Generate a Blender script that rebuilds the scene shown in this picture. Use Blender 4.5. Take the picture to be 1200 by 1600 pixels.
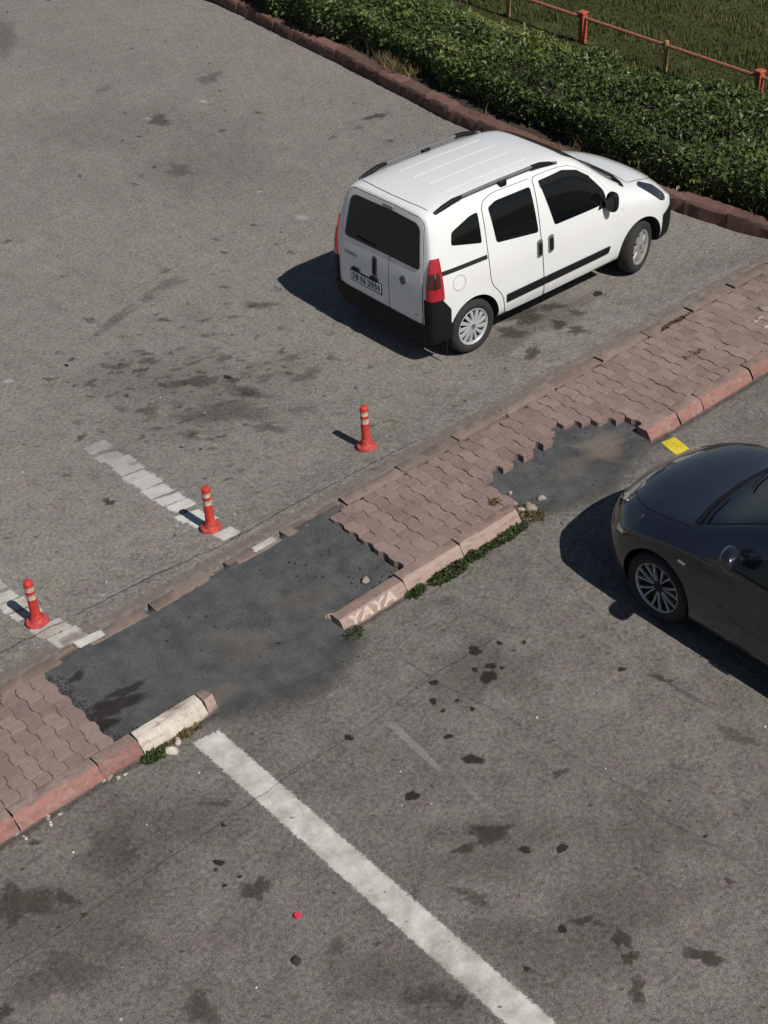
import bpy, bmesh, math, random
import numpy as np
from mathutils import Vector, Matrix
from mathutils.bvhtree import BVHTree

# ------------------------------------------------------------------ camera, sky, sun, exposure
random.seed(7); rng = np.random.default_rng(7)
for o in list(bpy.data.objects): bpy.data.objects.remove(o)
S = bpy.context.scene; C = S.collection
CAM = Vector((-8.0, -7.3528, 8.0658))
RC = (Matrix.Rotation(-0.68728, 3, 'Z') @ Matrix.Rotation(0.93090, 3, 'X') @ Matrix.Rotation(-0.06342, 3, 'Z'))
FPX = 2301.0                                                   # focal length in pixels of the 1200 x 1600 photograph
cd = bpy.data.cameras.new('camera'); cam = bpy.data.objects.new('camera', cd); C.objects.link(cam)
cam.matrix_world = Matrix.Translation(CAM) @ RC.to_4x4()
cd.sensor_fit = 'VERTICAL'; cd.sensor_height = 24; cd.lens = 24*FPX/1600; cd.clip_start = .05; cd.clip_end = 800
S.camera = cam
S.cycles.transparent_max_bounces = 48
S.render.resolution_x = 768; S.render.resolution_y = 1024

SUNV = Vector((-0.03, 0.90, -1.0)).normalized()                # direction the light travels
W = bpy.data.worlds.new('World'); S.world = W; W.use_nodes = True
nt = W.node_tree; nt.nodes.clear()
sky = nt.nodes.new('ShaderNodeTexSky'); sky.sky_type = 'NISHITA'; sky.sun_disc = False
sky.sun_elevation = math.asin(-SUNV.z); sky.sun_rotation = math.pi; sky.altitude = 1000
bg = nt.nodes.new('ShaderNodeBackground'); bg.inputs[1].default_value = 0.05
wo = nt.nodes.new('ShaderNodeOutputWorld'); nt.links.new(sky.outputs[0], bg.inputs[0]); nt.links.new(bg.outputs[0], wo.inputs[0])
sd = bpy.data.lights.new('sun', 'SUN'); sd.energy = 5.0; sd.angle = math.radians(.53); sd.color = (1, .955, .89)
sun = bpy.data.objects.new('sun', sd); C.objects.link(sun)
sun.rotation_euler = SUNV.to_track_quat('-Z', 'Y').to_euler(); sun.location = (0, -20, 25)
S.view_settings.view_transform = 'Standard'; S.view_settings.look = 'None'
S.view_settings.exposure = -0.10; S.view_settings.gamma = 1

# ------------------------------------------------------------------ helpers
def ground_z(y):
    if y < 1.40: return 0.0
    t = min(1, (y-1.40)/.85); t = t*t*(3-2*t)
    return .078*(1-t)
def ramp_z(y):                                                 # the asphalt ramps laid over the broken pavement
    t = max(0, min(1, (y+.42)/1.7)); return .004 + .082*t
def px(u, v, z=0.0):                                           # pixel of the photograph -> point on the plane z
    d = RC @ Vector(((u-600)/FPX, -(v-800)/FPX, -1)); s = (z-CAM.z)/d.z
    return CAM + d*s
def gpx(u, v, lift=0.0, zf=ground_z):
    z = 0.0
    for _ in range(4): z = zf(px(u, v, z).y)
    p = px(u, v, z); p.z = z+lift; return p

def mesh_obj(name, bm, mat=None, parent=None, smooth=False, loc=None, **props):
    me = bpy.data.meshes.new(name); bm.to_mesh(me); bm.free()
    return link(name, me, mat, parent, smooth, loc, **props)
def link(name, me, mat=None, parent=None, smooth=False, loc=None, **props):
    o = bpy.data.objects.new(name, me); C.objects.link(o)
    if mat is not None and len(me.materials) == 0: me.materials.append(mat)
    if smooth:
        for p in me.polygons: p.use_smooth = True
        if smooth is not True: me.set_sharp_from_angle(angle=math.radians(smooth))
    if parent is not None: o.parent = parent
    if loc is not None: o.location = loc
    for k, v in props.items(): o[k] = v
    return o
def empty(name, loc=(0, 0, 0), rz=0, **props):
    o = bpy.data.objects.new(name, None); C.objects.link(o); o.location = loc; o.rotation_euler = (0, 0, rz)
    o.empty_display_size = .1
    for k, v in props.items(): o[k] = v
    return o

def tube(bm, a, b, r0, r1=None, n=8):
    a, b = Vector(a), Vector(b); r1 = r0 if r1 is None else r1; q = (b-a).to_track_quat('Z', 'Y')
    R = [[bm.verts.new(c+q@Vector((r*math.cos(2*math.pi*i/n), r*math.sin(2*math.pi*i/n), 0))) for i in range(n)] for c, r in ((a, r0), (b, r1))]
    for i in range(n): bm.faces.new((R[0][i], R[0][(i+1) % n], R[1][(i+1) % n], R[1][i]))
    bm.faces.new(R[0][::-1]); bm.faces.new(R[1])

# ------------------------------------------------------------------ materials
class NT:
    def __init__(s, name):
        s.m = bpy.data.materials.new(name); s.m.use_nodes = True; s.t = s.m.node_tree; s.t.nodes.clear()
    def n(s, typ, ins=None, **kw):
        nd = s.t.nodes.new('ShaderNode'+typ)
        for k, v in kw.items(): setattr(nd, k, v)
        for k, v in (ins or {}).items():
            i = nd.inputs[k]
            if isinstance(v, bpy.types.NodeSocket): s.t.links.new(v, i)
            else: i.default_value = v
        return nd
    def noise(s, vec, scale, detail=3, rough=.6, out=0):
        return s.n('TexNoise', {'Vector': vec, 'Scale': scale, 'Detail': detail, 'Roughness': rough}).outputs[out]
    def ramp(s, fac, stops):
        r = s.n('ValToRGB', {0: fac}); e = r.color_ramp.elements
        while len(e) > len(stops): e.remove(e[-1])
        while len(e) < len(stops): e.new(.5)
        for q, (p, c) in zip(e, stops):
            q.position = p; q.color = (*c, 1) if not isinstance(c, (int, float)) else (c, c, c, 1)
        return r.outputs[0]
    def mix(s, fac, a, b, mode='MIX'):
        m = s.n('Mix', data_type='RGBA', blend_type=mode)
        for i, v in ((0, fac), (6, a), (7, b)):
            if isinstance(v, bpy.types.NodeSocket): s.t.links.new(v, m.inputs[i])
            else: m.inputs[i].default_value = v if isinstance(v, (int, float)) or len(v) == 4 else (*v, 1)
        return m.outputs[2]
    def math(s, op, a, b=0.0, c=0.0, clamp=False):
        m = s.n('Math', operation=op, use_clamp=clamp)
        for i, v in enumerate((a, b, c)):
            if isinstance(v, bpy.types.NodeSocket): s.t.links.new(v, m.inputs[i])
            else: m.inputs[i].default_value = v
        return m.outputs[0]
    def pos(s): return s.n('NewGeometry').outputs['Position']
    def obj(s): return s.n('TexCoord').outputs['Object']
    def rnd(s): return s.n('ObjectInfo').outputs['Random']
    def attr(s, name): return s.n('Attribute', attribute_name=name)
    def bump(s, h, strength=.3, dist=.01):
        return s.n('Bump', {'Height': h, 'Strength': strength, 'Distance': dist}).outputs[0]
    def out(s, sh): s.t.links.new(sh, s.n('OutputMaterial').inputs[0]); return s.m
    def bsdf(s, **ins):
        b = s.n('BsdfPrincipled')
        for k, v in ins.items():
            k = k.replace('_', ' '); i = b.inputs[k]
            if isinstance(v, bpy.types.NodeSocket): s.t.links.new(v, i)
            else: i.default_value = (*v, 1) if isinstance(v, tuple) and len(v) == 3 else v
        return b.outputs[0]

def simple(name, col, rough=.5, var=0.0, bump=0.0, scale=40, metal=0.0, coat=0.0, spec=.5):
    t = NT(name); kw = dict(Roughness=rough, Metallic=metal, Specular_IOR_Level=spec)
    if coat: kw.update(Coat_Weight=coat, Coat_Roughness=.04)
    if var or bump:
        o = t.pos(); n = t.noise(o, scale, 4)
        kw['Base_Color'] = t.mix(t.ramp(n, [(.3, 0), (.7, 1)]), tuple(c*(1-var) for c in col), tuple(min(1, c*(1+var)) for c in col))
        if bump: kw['Normal'] = t.bump(n, bump, .01)
    else: kw['Base_Color'] = col
    return t.out(t.bsdf(**kw))

def asphalt_color(t):
    p = t.pos()
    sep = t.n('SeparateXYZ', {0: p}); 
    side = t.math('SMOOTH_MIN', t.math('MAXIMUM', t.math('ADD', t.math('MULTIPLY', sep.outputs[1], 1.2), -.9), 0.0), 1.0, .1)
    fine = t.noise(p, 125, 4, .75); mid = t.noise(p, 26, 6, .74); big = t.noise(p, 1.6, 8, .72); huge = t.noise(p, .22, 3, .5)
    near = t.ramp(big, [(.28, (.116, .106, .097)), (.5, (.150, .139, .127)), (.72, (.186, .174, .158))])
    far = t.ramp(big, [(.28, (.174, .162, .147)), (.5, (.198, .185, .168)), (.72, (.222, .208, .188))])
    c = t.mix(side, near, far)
    c = t.mix(.9, c, t.ramp(mid, [(.32, .48), (.45, .86), (.55, 1.06), (.68, 1.42)]), 'MULTIPLY')
    c = t.mix(1.0, c, t.ramp(fine, [(.36, .42), (.5, 1.0), (.64, 1.65)]), 'MULTIPLY')
    blo = t.noise(p, 6.5, 7, .78); c = t.mix(.9, c, t.ramp(blo, [(.34, (.78, .765, .75)), (.5, (1, 1, 1)), (.66, (1.14, 1.12, 1.10))]), 'MULTIPLY')
    tn = t.noise(p, 9, 4, .65, 1); c = t.mix(.16, c, tn, 'OVERLAY')
    c = t.mix(.8, c, t.ramp(huge, [(.32, (.90, .90, .91)), (.66, (1.10, 1.09, 1.07))]), 'MULTIPLY')
    v = t.n('TexVoronoi', {'Vector': p, 'Scale': 75, 'Randomness': 1}); 
    st = t.math('MULTIPLY', t.math('LESS_THAN', v.outputs['Distance'], .26), t.math('GREATER_THAN', t.n('SeparateColor', {0: v.outputs['Color']}).outputs[0], .82))
    c = t.mix(t.math('MULTIPLY', st, .8), c, (.34, .32, .29))
    v2 = t.n('TexVoronoi', {'Vector': p, 'Scale': 46, 'Randomness': 1})
    sk = t.math('MULTIPLY', t.math('LESS_THAN', v2.outputs['Distance'], .27), t.math('GREATER_THAN', t.n('SeparateColor', {0: v2.outputs['Color']}).outputs[1], .90))
    c = t.mix(t.math('MULTIPLY', sk, .6), c, (.035, .032, .03))
    h = t.math('ADD', t.math('MULTIPLY', fine, .6), mid)
    return c, h, p, mid, fine, big
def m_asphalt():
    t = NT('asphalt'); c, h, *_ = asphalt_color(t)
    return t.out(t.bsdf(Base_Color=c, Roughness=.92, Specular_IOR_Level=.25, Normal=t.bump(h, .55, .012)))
def m_decal(name, cols, rough=.9, nscale=38, namp=.9, gain=2.2, thr=.5, spec=.2, bumpy=.4, opac=1.0, grain=.7):
    """paint, oil or tar lying on the asphalt: coverage comes from the 'cover' attribute broken up by noise"""
    t = NT(name); p = t.pos(); a = t.attr('cover').outputs['Fac']
    n = t.noise(p, nscale, 6, .7); fine = t.noise(p, 115, 4, .75); big = t.noise(p, 6, 4, .6)
    f = t.math('ADD', a, t.math('MULTIPLY', t.math('SUBTRACT', n, .5), namp))
    f = t.math('MULTIPLY', t.math('SUBTRACT', f, thr), gain)
    f = t.math('ADD', f, .5, clamp=True)
    f = t.math('MULTIPLY', f, t.math('MULTIPLY', t.attr('opacity').outputs['Fac'], opac), clamp=True)
    c = t.mix(t.ramp(big, [(.34, 0), (.66, 1)]), cols[0], cols[1])
    c = t.mix(grain, c, t.ramp(fine, [(.34, .5), (.5, 1.0), (.66, 1.5)]), 'MULTIPLY')
    b = t.bsdf(Base_Color=c, Roughness=rough, Specular_IOR_Level=spec, Normal=t.bump(t.math('ADD', fine, n), bumpy, .01))
    return t.out(t.n('MixShader', {0: f, 1: t.n('BsdfTransparent').outputs[0], 2: b}).outputs[0])
def m_stone(name, col, col2, amp=.5, wear=None, scale=26, rough=.9, rnd=.25, dirt=(.10, .085, .075), dirt_amt=.35):
    t = NT(name); p = t.pos(); n = t.noise(p, scale, 6, .7); f = t.noise(p, 230, 3, .7); b = t.noise(p, 4.5, 5, .65)
    c = t.mix(t.ramp(n, [(.32, 0), (.68, 1)]), col, col2)
    c = t.mix(t.math('MULTIPLY', t.ramp(b, [(.5, 0), (.74, 1)]), dirt_amt), c, dirt)
    c = t.mix(.8, c, t.ramp(f, [(.28, .62), (.5, 1.0), (.72, 1.3)]), 'MULTIPLY')
    if wear is not None:
        wn = t.noise(p, 11, 7, .78); c = t.mix(t.ramp(wn, [(.53, 0), (.60, .8)]), c, wear)
        sc = t.n('TexNoise', {'Vector': t.n('Mapping', {'Vector': p, 'Scale': (3, 20, 20)}).outputs[0], 'Scale': 2.0, 'Detail': 5}).outputs[0]
        c = t.mix(t.math('MULTIPLY', t.ramp(sc, [(.56, 0), (.68, 1)]), .45), c, (.09, .08, .075))
    r = t.rnd(); c = t.mix(1.0, c, t.ramp(r, [(0, (1-rnd,)*3), (.5, (1, 1-rnd*.12, 1-rnd*.2)), (1, (1+rnd*.7,)*3)]), 'MULTIPLY')
    return t.out(t.bsdf(Base_Color=c, Roughness=rough, Specular_IOR_Level=.25, Normal=t.bump(t.math('ADD', n, t.math('MULTIPLY', f, .6)), amp, .012)))

M = {}
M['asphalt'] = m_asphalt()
M['oil'] = m_decal('oil_stain', ((.022, .019, .017), (.032, .026, .022)), rough=.8, nscale=42, namp=.8, gain=1.6, thr=.50)
M['oil_soft'] = m_decal('old_oil_stain', ((.052, .043, .036), (.07, .055, .044)), rough=.85, nscale=30, namp=1.5, gain=1.05, thr=.72, opac=.85)
M['crack'] = m_decal('crack', ((.03, .027, .024), (.04, .036, .03)), nscale=14, namp=2.4, gain=1.3, thr=.55)
M['white_paint'] = m_decal('white_road_paint', ((.36, .335, .295), (.57, .56, .525)), rough=.75, nscale=30, namp=1.5, gain=3.2, thr=.50, grain=.35, spec=.3)
M['old_paint'] = m_decal('worn_road_paint', ((.52, .51, .48), (.66, .65, .62)), rough=.8, nscale=26, namp=1.4, gain=2.4, thr=.48, opac=.95, grain=.4)
M['yellow_paint'] = m_decal('yellow_road_paint', ((.52, .42, .03), (.66, .54, .05)), rough=.75, nscale=34, namp=1.0, gain=3.0, thr=.42)
M['chalk'] = m_decal('pale_scuff', ((.42, .41, .39), (.5, .49, .47)), nscale=40, namp=1.4, gain=1.5, thr=.6, opac=.7)
M['tar'] = m_decal('patch_asphalt', ((.064, .069, .074), (.110, .109, .106)), rough=.85, nscale=9, namp=.55, gain=1.5, thr=.42, bumpy=1.0, grain=1.0)
M['dust'] = m_decal('dust', ((.20, .17, .14), (.25, .21, .17)), nscale=10, namp=.9, gain=1.2, thr=.55, opac=.75)
M['paver'] = m_stone('concrete_paver', (.212, .150, .132), (.270, .200, .178), rnd=.15, dirt_amt=.5)
M['bed'] = m_stone('sand_bed', (.028, .023, .019), (.045, .037, .03))
M['kerb_pink'] = m_stone('pink_kerb_concrete', (.315, .222, .192), (.40, .292, .255), rnd=.1, dirt=(.2, .15, .125), wear=(.30, .25, .225))
M['kerb_red'] = m_stone('red_kerb_concrete', (.245, .112, .096), (.31, .165, .142), rnd=.15, dirt=(.17, .12, .10), dirt_amt=.6, wear=(.27, .20, .18))
M['kerb_cream'] = m_stone('cream_painted_kerb', (.50, .44, .38), (.62, .58, .52), rnd=.05, dirt=(.33, .24, .2), dirt_amt=.6, wear=(.36, .27, .235))
M['kerb_top'] = m_stone('bare_kerb_top', (.19, .135, .117), (.25, .18, .158), rnd=.1, dirt_amt=.5, wear=(.27, .20, .175))
M['edging'] = m_stone('worn_edging_stone', (.185, .14, .118), (.225, .175, .148), rnd=.15, dirt=(.15, .135, .115), dirt_amt=.85)
M['hedge_kerb'] = m_stone('brown_kerb_stone', (.115, .062, .050), (.165, .098, .080), rnd=.25, scale=14)
M['soil'] = m_stone('dark_soil', (.035, .028, .02), (.075, .06, .042), amp=.9, scale=14)
M['rubble'] = m_stone('rubble', (.30, .25, .21), (.42, .36, .31), rnd=.3)

# ------------------------------------------------------------------ decal and sheet builders
class Sheet:
    """triangles with 'cover' and 'opacity' point attributes"""
    def __init__(s): s.v = []; s.f = []; s.c = []; s.o = []
    def add(s, v, f, c, o):
        b = len(s.v); s.v += [tuple(p) for p in v]; s.f += [tuple(b+i for i in q) for q in f]; s.c += list(c); s.o += [o]*len(v)
    def build(s, name, mat, parent=None, **props):
        me = bpy.data.meshes.new(name); me.from_pydata(s.v, [], s.f); 
        a = me.attributes.new('cover', 'FLOAT', 'POINT'); a.data.foreach_set('value', s.c)
        a = me.attributes.new('opacity', 'FLOAT', 'POINT'); a.data.foreach_set('value', s.o)
        return link(name, me, mat, parent, **props)
LIFT = [0.0016]
def lift():
    LIFT[0] += .00002; return LIFT[0]
def blob_data(u, v, rx, ry, ang=0, wob=.35, zf=ground_z, n=22):
    """an irregular blob traced in the photograph and laid on the ground"""
    ph = [random.uniform(0, 6.28) for _ in range(4)]; L = lift()
    rings = [0, .4, .68, .86, 1.0, 1.25]; cov = [1.0, 1.0, .85, .62, .36, 0.0]
    V = []; Cv = []; F = []
    ca, sa = math.cos(ang), math.sin(ang)
    for k, (r, c) in enumerate(zip(rings, cov)):
        for i in range(n):
            a = 2*math.pi*i/n
            w = 1 + wob*(.5*math.sin(2*a+ph[0]) + .35*math.sin(3*a+ph[1]) + .3*math.sin(5*a+ph[2]) + .15*math.sin(8*a+ph[3]))
            dx, dy = rx*r*w*math.cos(a), ry*r*w*math.sin(a)
            V.append(gpx(u+dx*ca-dy*sa, v+dx*sa+dy*ca, L, zf)); Cv.append(c)
            if k: F.append(((k-1)*n+i, (k-1)*n+(i+1) % n, k*n+(i+1) % n, k*n+i))
    F = [f[::-1] for f in F]
    return V, F, Cv
def ribbon_data(pts, w, zf=ground_z, jitter=0, step=.05, rows=5):
    """strip along ground points (x, y) of half width w"""
    P = [Vector((p[0], p[1])) for p in pts]; Q = []
    for a, b in zip(P, P[1:]):
        k = max(1, int((b-a).length/step))
        for i in range(k): Q.append(a.lerp(b, i/k))
    Q.append(P[-1]); L = lift(); V = []; Cv = []; F = []
    prof = [(-1, 0), (-.5, .6), (0, 1), (.5, .6), (1, 0)]
    for i, q in enumerate(Q):
        d = (Q[min(i+1, len(Q)-1)]-Q[max(i-1, 0)]).normalized(); nn = Vector((-d.y, d.x)); e = 0 if i in (0, len(Q)-1) else 1
        off = nn*random.uniform(-jitter, jitter)
        for s_, c in prof:
            r = q+off+nn*s_*w; V.append((r.x, r.y, zf(r.y)+L)); Cv.append(c*e)
        if i:
            for j in range(4): F.append(((i-1)*5+j, i*5+j, i*5+j+1, (i-1)*5+j+1))
    F = [f[::-1] for f in F]
    return V, F, Cv
def quad_data(corners, zf=ground_z, nu=30, nv=8, edge=.2, endfade=.12):
    """painted patch between four ground corners a b c d (a-b one end, d-c the other), cover fades at the rim"""
    a, b, c, d = [Vector((p[0], p[1])) for p in corners]; L = lift(); V = []; Cv = []; F = []
    for i in range(nu+1):
        for j in range(nv+1):
            u, v = i/nu, j/nv
            q = a.lerp(b, v).lerp(d.lerp(c, v), u); V.append((q.x, q.y, zf(q.y)+L))
            eu = min(u, 1-u)/endfade*nu/nu; ev = min(v, 1-v)/edge
            Cv.append(max(0, min(1, eu, ev)))
            if i and j: F.append(((i-1)*(nv+1)+j-1, i*(nv+1)+j-1, i*(nv+1)+j, (i-1)*(nv+1)+j))
    ar = (b-a).cross(d-a) if hasattr(b-a, 'cross') else 1
    if (b.x-a.x)*(d.y-a.y)-(b.y-a.y)*(d.x-a.x) > 0: F = [f[::-1] for f in F]
    return V, F, Cv
def one(data, name, mat, parent, op=1.0, **props):
    s = Sheet(); s.add(*data, op); return s.build(name, mat, parent, **props)

# ------------------------------------------------------------------ ground
bm = bmesh.new()
xs = [-120, -30, -10, -4, 0, 3, 6.6]; ys = [-120, -30, -8, -3, 0, 1.395, 1.40, 1.5, 1.6, 1.7, 1.8, 1.9, 2.0, 2.1, 2.25, 5, 9, 16, 40, 160]
G = [[bm.verts.new((x, y, ground_z(y) if y >= 1.4 else 0.0)) for y in ys] for x in xs]
for i in range(len(xs)-1):
    for j in range(len(ys)-1): bm.faces.new((G[i][j], G[i+1][j], G[i+1][j+1], G[i][j+1]))
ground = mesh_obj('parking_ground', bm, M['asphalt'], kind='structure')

# ---- asphalt patches laid as ramps over the broken pavement
def patch_sheet(outline, soft, name):
    """grid over an outline; cover falls to nothing over the last metres where soft(x, y) says so"""
    xs_ = [p[0] for p in outline]; ys_ = [p[1] for p in outline]
    st = .045; nx = int((max(xs_)-min(xs_))/st)+1; ny = int((max(ys_)-min(ys_))/st)+1
    s = Sheet(); V = []; Cv = []; F = []
    for i in range(nx+1):
        for j in range(ny+1):
            x, y = min(xs_)+i*st, min(ys_)+j*st
            V.append((x, y, ramp_z(y)+.006*math.sin(x*5+y*3)*min(1, max(0, (y+.3)*2)))); Cv.append(soft(x, y))
            if i and j: F.append(((i-1)*(ny+1)+j-1, i*(ny+1)+j-1, i*(ny+1)+j, (i-1)*(ny+1)+j))
    F = [f for f in F if max(Cv[k] for k in f) > 0]
    s.add(V, F, Cv, 1.0)
    return s.build(name, M['tar'], None, kind='structure')
def sstep(a, b, x):
    t = max(0, min(1, (x-a)/(b-a))); return t*t*(3-2*t)
def soft1(x, y):
    lo = -.06-.24*math.exp(-((x+3.0)/.5)**2)
    f = sstep(lo-.35, lo+.35, y)
    f *= 1-sstep(1.285, 1.33, y)
    if y < .14: f *= 1-(1-sstep(-4.05, -3.62, x)*(1-sstep(-2.55, -2.2, x)))*(1-sstep(-.02, .14, y))
    return f
def soft2(x, y):
    f = sstep(-.35, .25, y+.12*math.sin(x*3))*.95
    return f*(1-.55*math.exp(-((x-.9)/.38)**2-((y-.22)/.22)**2))
patch_sheet([(-4.68, -.85), (-1.42, 1.34)], soft1, 'asphalt_patch')
patch_sheet([(-.42, -.6), (1.62, .95)], soft2, 'asphalt_patch')

# ------------------------------------------------------------------ pavement: bed, pavers, edging, kerb stones
PZ = .115
def box_bm(x0, x1, y0, y1, z0, z1, bev=0.0, seg=1):
    bm = bmesh.new(); bmesh.ops.create_cube(bm, size=1)
    for v in bm.verts: v.co = Vector(((x0+x1)/2+v.co.x*(x1-x0), (y0+y1)/2+v.co.y*(y1-y0), (z0+z1)/2+v.co.z*(z1-z0)))
    if bev: bmesh.ops.bevel(bm, geom=bm.edges[:], offset=bev, segments=seg, affect='EDGES', profile=.6)
    return bm
PX, PY, AMP = .135, .20, .0105
def zig(y):
    t = (y/PY) % 1.0
    if t < .1: return AMP*t/.1
    if t < .4: return AMP
    if t < .6: return AMP*(.5-t)/.1
    if t < .9: return -AMP
    return AMP*(t-1)/.1
paver_cache = {}
def paver_mesh(par, lo, hi):
    """one zigzag-sided paver spanning lo..hi of its row (0..1)"""
    key = (par, round(lo, 2), round(hi, 2))
    if key in paver_cache: return paver_cache[key]
    y0 = lo*PY + par*PY/2; y1 = hi*PY + par*PY/2; g = .0019
    yy = sorted({y0, y1} | {k*PY*f_+q*PY for q in range(-1, 3) for k, f_ in ((1, .1), (1, .4), (1, .6), (1, .9)) if y0 < k*PY*f_+q*PY < y1})
    def ring(ins):
        Y = [y0+g+ins]+[y for y in yy[1:-1]]+[y1-g-ins]
        return [(zig(y)-PX/2+g+ins, y) for y in Y]+[(zig(y)+PX/2-g-ins, y) for y in reversed(Y)]
    cy = PY/2+par*PY/2; bm = bmesh.new(); R = []
    for ins, z in ((0, -.07), (0, -.0035), (.004, 0)):
        R.append([bm.verts.new((x, y-cy, z)) for x, y in ring(ins)])
    n = len(R[0])
    for a, b in zip(R, R[1:]):
        for i in range(n): bm.faces.new((a[i], b[i], b[(i+1) % n], a[(i+1) % n]))
    bm.faces.new(R[2]); bmesh.ops.recalc_face_normals(bm, faces=bm.faces[:])
    me = bpy.data.meshes.new('paver'); bm.to_mesh(me); bm.free(); me.materials.append(M['paver']); paver_cache[key] = me
    return me
def in_poly(x, y, P):
    c = False; j = len(P)-1
    for i in range(len(P)):
        if (P[i][1] > y) != (P[j][1] > y) and x < (P[j][0]-P[i][0])*(y-P[i][1])/(P[j][1]-P[i][1])+P[i][0]: c = not c
        j = i
    return c
HOLE = [(-.30, -.1), (-.28, .42), (-.20, .62), (.0, .64), (.30, .70), (.62, .66), (.72, .78), (.88, .78), (1.02, .68), (1.2, .58), (1.36, .46), (1.47, .42), (1.47, -.1)]
def lay(x0, x1, y0, y1, parent, hole=None, ragged=None):
    i0 = int(math.floor(x0/PX)); 
    for i in range(i0, int(math.ceil(x1/PX))):
        cx = (i+.5)*PX; par = i % 2
        r = int(math.floor((y0-par*PY/2)/PY))
        while True:
            a = r*PY+par*PY/2
            if a >= y1-.02: break
            lo = max(0, (y0-a)/PY); hi = min(1, (y1-a)/PY); r += 1
            if hi-lo < .15: continue
            cy = a+PY/2; my = a+(lo+hi)/2*PY
            if hole and in_poly(cx, my, hole): continue
            if ragged and not ragged(cx, my): continue
            o = link('paver', paver_mesh(par, lo, hi), None, parent)
            o.location = (cx, cy, PZ+random.uniform(-.005, .004)+.006*math.sin(cx*2.1+1)*math.sin(cy*3))
            o.rotation_euler = (random.gauss(0, .012), random.gauss(0, .015), random.gauss(0, .010))
pav_l = mesh_obj('pavement', box_bm(-9, -4.61, .18, 1.25, -.02, .055), M['bed'], kind='structure')
bm = box_bm(-1.5, -.30, .18, 1.25, -.02, .052)
pav_r = mesh_obj('pavement', bm, M['bed'], kind='structure')
b2 = box_bm(-.302, 1.48, .72, 1.25, -.02, .0535); mesh_obj('sand_bed', b2, M['bed'], pav_r)
b2 = box_bm(1.478, 5.55, .18, 1.25, -.02, .052); mesh_obj('sand_bed', b2, M['bed'], pav_r)
lay(-7.6, -4.60, .185, 1.235, pav_l, ragged=lambda x, y: x < -4.58)
lay(-1.53, 5.5, .185, 1.22, pav_r, hole=HOLE)

# edging stones along the van side, sunk to the road
edging = empty('edging', (0, 1.33, 0), kind='structure')
x = -8.0; jn = [-4.22, -3.55, -2.83, -2.12, -1.38, -.66, .05, .72, 1.40, 2.11, 2.84, 3.57, 4.3, 5.0, 5.5]
lefts = [-8, -7.2, -6.45, -5.7, -4.95]+jn
def stone(L, prof, name, mat, parent, x0, jag=0.006, zoff=0.0, seg=None, bev=.012):
    """prism of outline prof (y, z) running L along x, cut into short lengths and roughened"""
    seg = seg or max(2, int(L/.07)); bm = bmesh.new(); R = []
    for i in range(seg+1):
        xx = L*i/seg; end = i in (0, seg)
        R.append([bm.verts.new((xx+(random.uniform(-jag, jag) if end else 0), y+random.uniform(-jag, jag)*.5, z+random.uniform(-jag, jag)*.5)) for y, z in prof])
    n = len(prof)
    for a, b in zip(R, R[1:]):
        for i in range(n): bm.faces.new((a[i], a[(i+1) % n], b[(i+1) % n], b[i]))
    bm.faces.new(R[0][::-1]); bm.faces.new(R[-1]); bmesh.ops.recalc_face_normals(bm, faces=bm.faces[:])
    return mesh_obj(name, bm, mat, parent, 40, (x0, 0, zoff))
EP = [(1.262, -.03), (1.262, .080), (1.270, .088), (1.385, .088), (1.396, .078), (1.396, -.03)]
for a, b in zip(lefts, lefts[1:]):
    broken = abs(a+3.55) < .01 or abs(a+2.83) < .01 or abs(a+2.12) < .01
    e0 = (.15 if abs(a+2.83) < .01 else .075) if broken else random.uniform(.006, .03)
    prof = [(y-1.33, z) for y, z in EP]
    o = stone(b-a-e0, prof, 'edging_stone', M['edging'], edging, a+e0, .010)
    o.location.z = random.uniform(-.006, .006) if a < -1 else random.uniform(.0, .014); o.rotation_euler = (random.gauss(0, .02), random.gauss(0, .006), random.gauss(0, .008))

# kerb stones of the near side
kerb = empty('kerb', (0, 0.1, 0), kind='structure')
KP = [(0.0, -.05), (.012, .03), (.062, .108), (.078, .120), (.178, .122), (.186, .112), (.186, -.05)]
def kerb_stone(x0, x1, mat, gap=.012, dz=0.0, tilt=0.0, yo=0.0, jag=.006):
    o = stone(x1-x0-gap, [(y-.1, z) for y, z in KP], 'kerb_stone', mat, kerb, x0+gap/2, jag)
    if mat is not M['kerb_cream']:
        o.data.materials.append(M['kerb_top'])
        for q in o.data.polygons: q.material_index = 1 if q.normal.z > .9 else 0
    o.location.y = yo; o.location.z = dz; o.rotation_euler = (0, tilt, 0); return o
for a, b in ((-8.55, -7.8), (-7.8, -7.05), (-7.05, -6.3), (-6.3, -5.54)): kerb_stone(a, b, M['kerb_red'])
kerb_stone(-5.54, -4.82, M['kerb_red']); kerb_stone(-4.82, -4.46, M['kerb_red'], dz=-.004)
k1 = kerb_stone(-4.46, -3.85, M['kerb_cream'], dz=-.006); k1e = kerb_stone(-3.846, -3.76, M['kerb_pink'], gap=.0, dz=-.002, jag=.012)
ks = kerb_stone(-2.47, -1.76, M['kerb_pink'], dz=-.018, tilt=-.012, yo=-.015, jag=.003)
kerb_stone(-1.76, -1.08, M['kerb_pink']); kerb_stone(-1.08, -.36, M['kerb_pink'], jag=.009)
for a, b in ((1.40, 1.86), (1.86, 2.21), (2.21, 2.99), (2.99, 3.74), (3.74, 4.49), (4.49, 5.24)):
    kerb_stone(a, b, M['kerb_red'], gap=.005 if a == 1.86 else .022)

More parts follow.
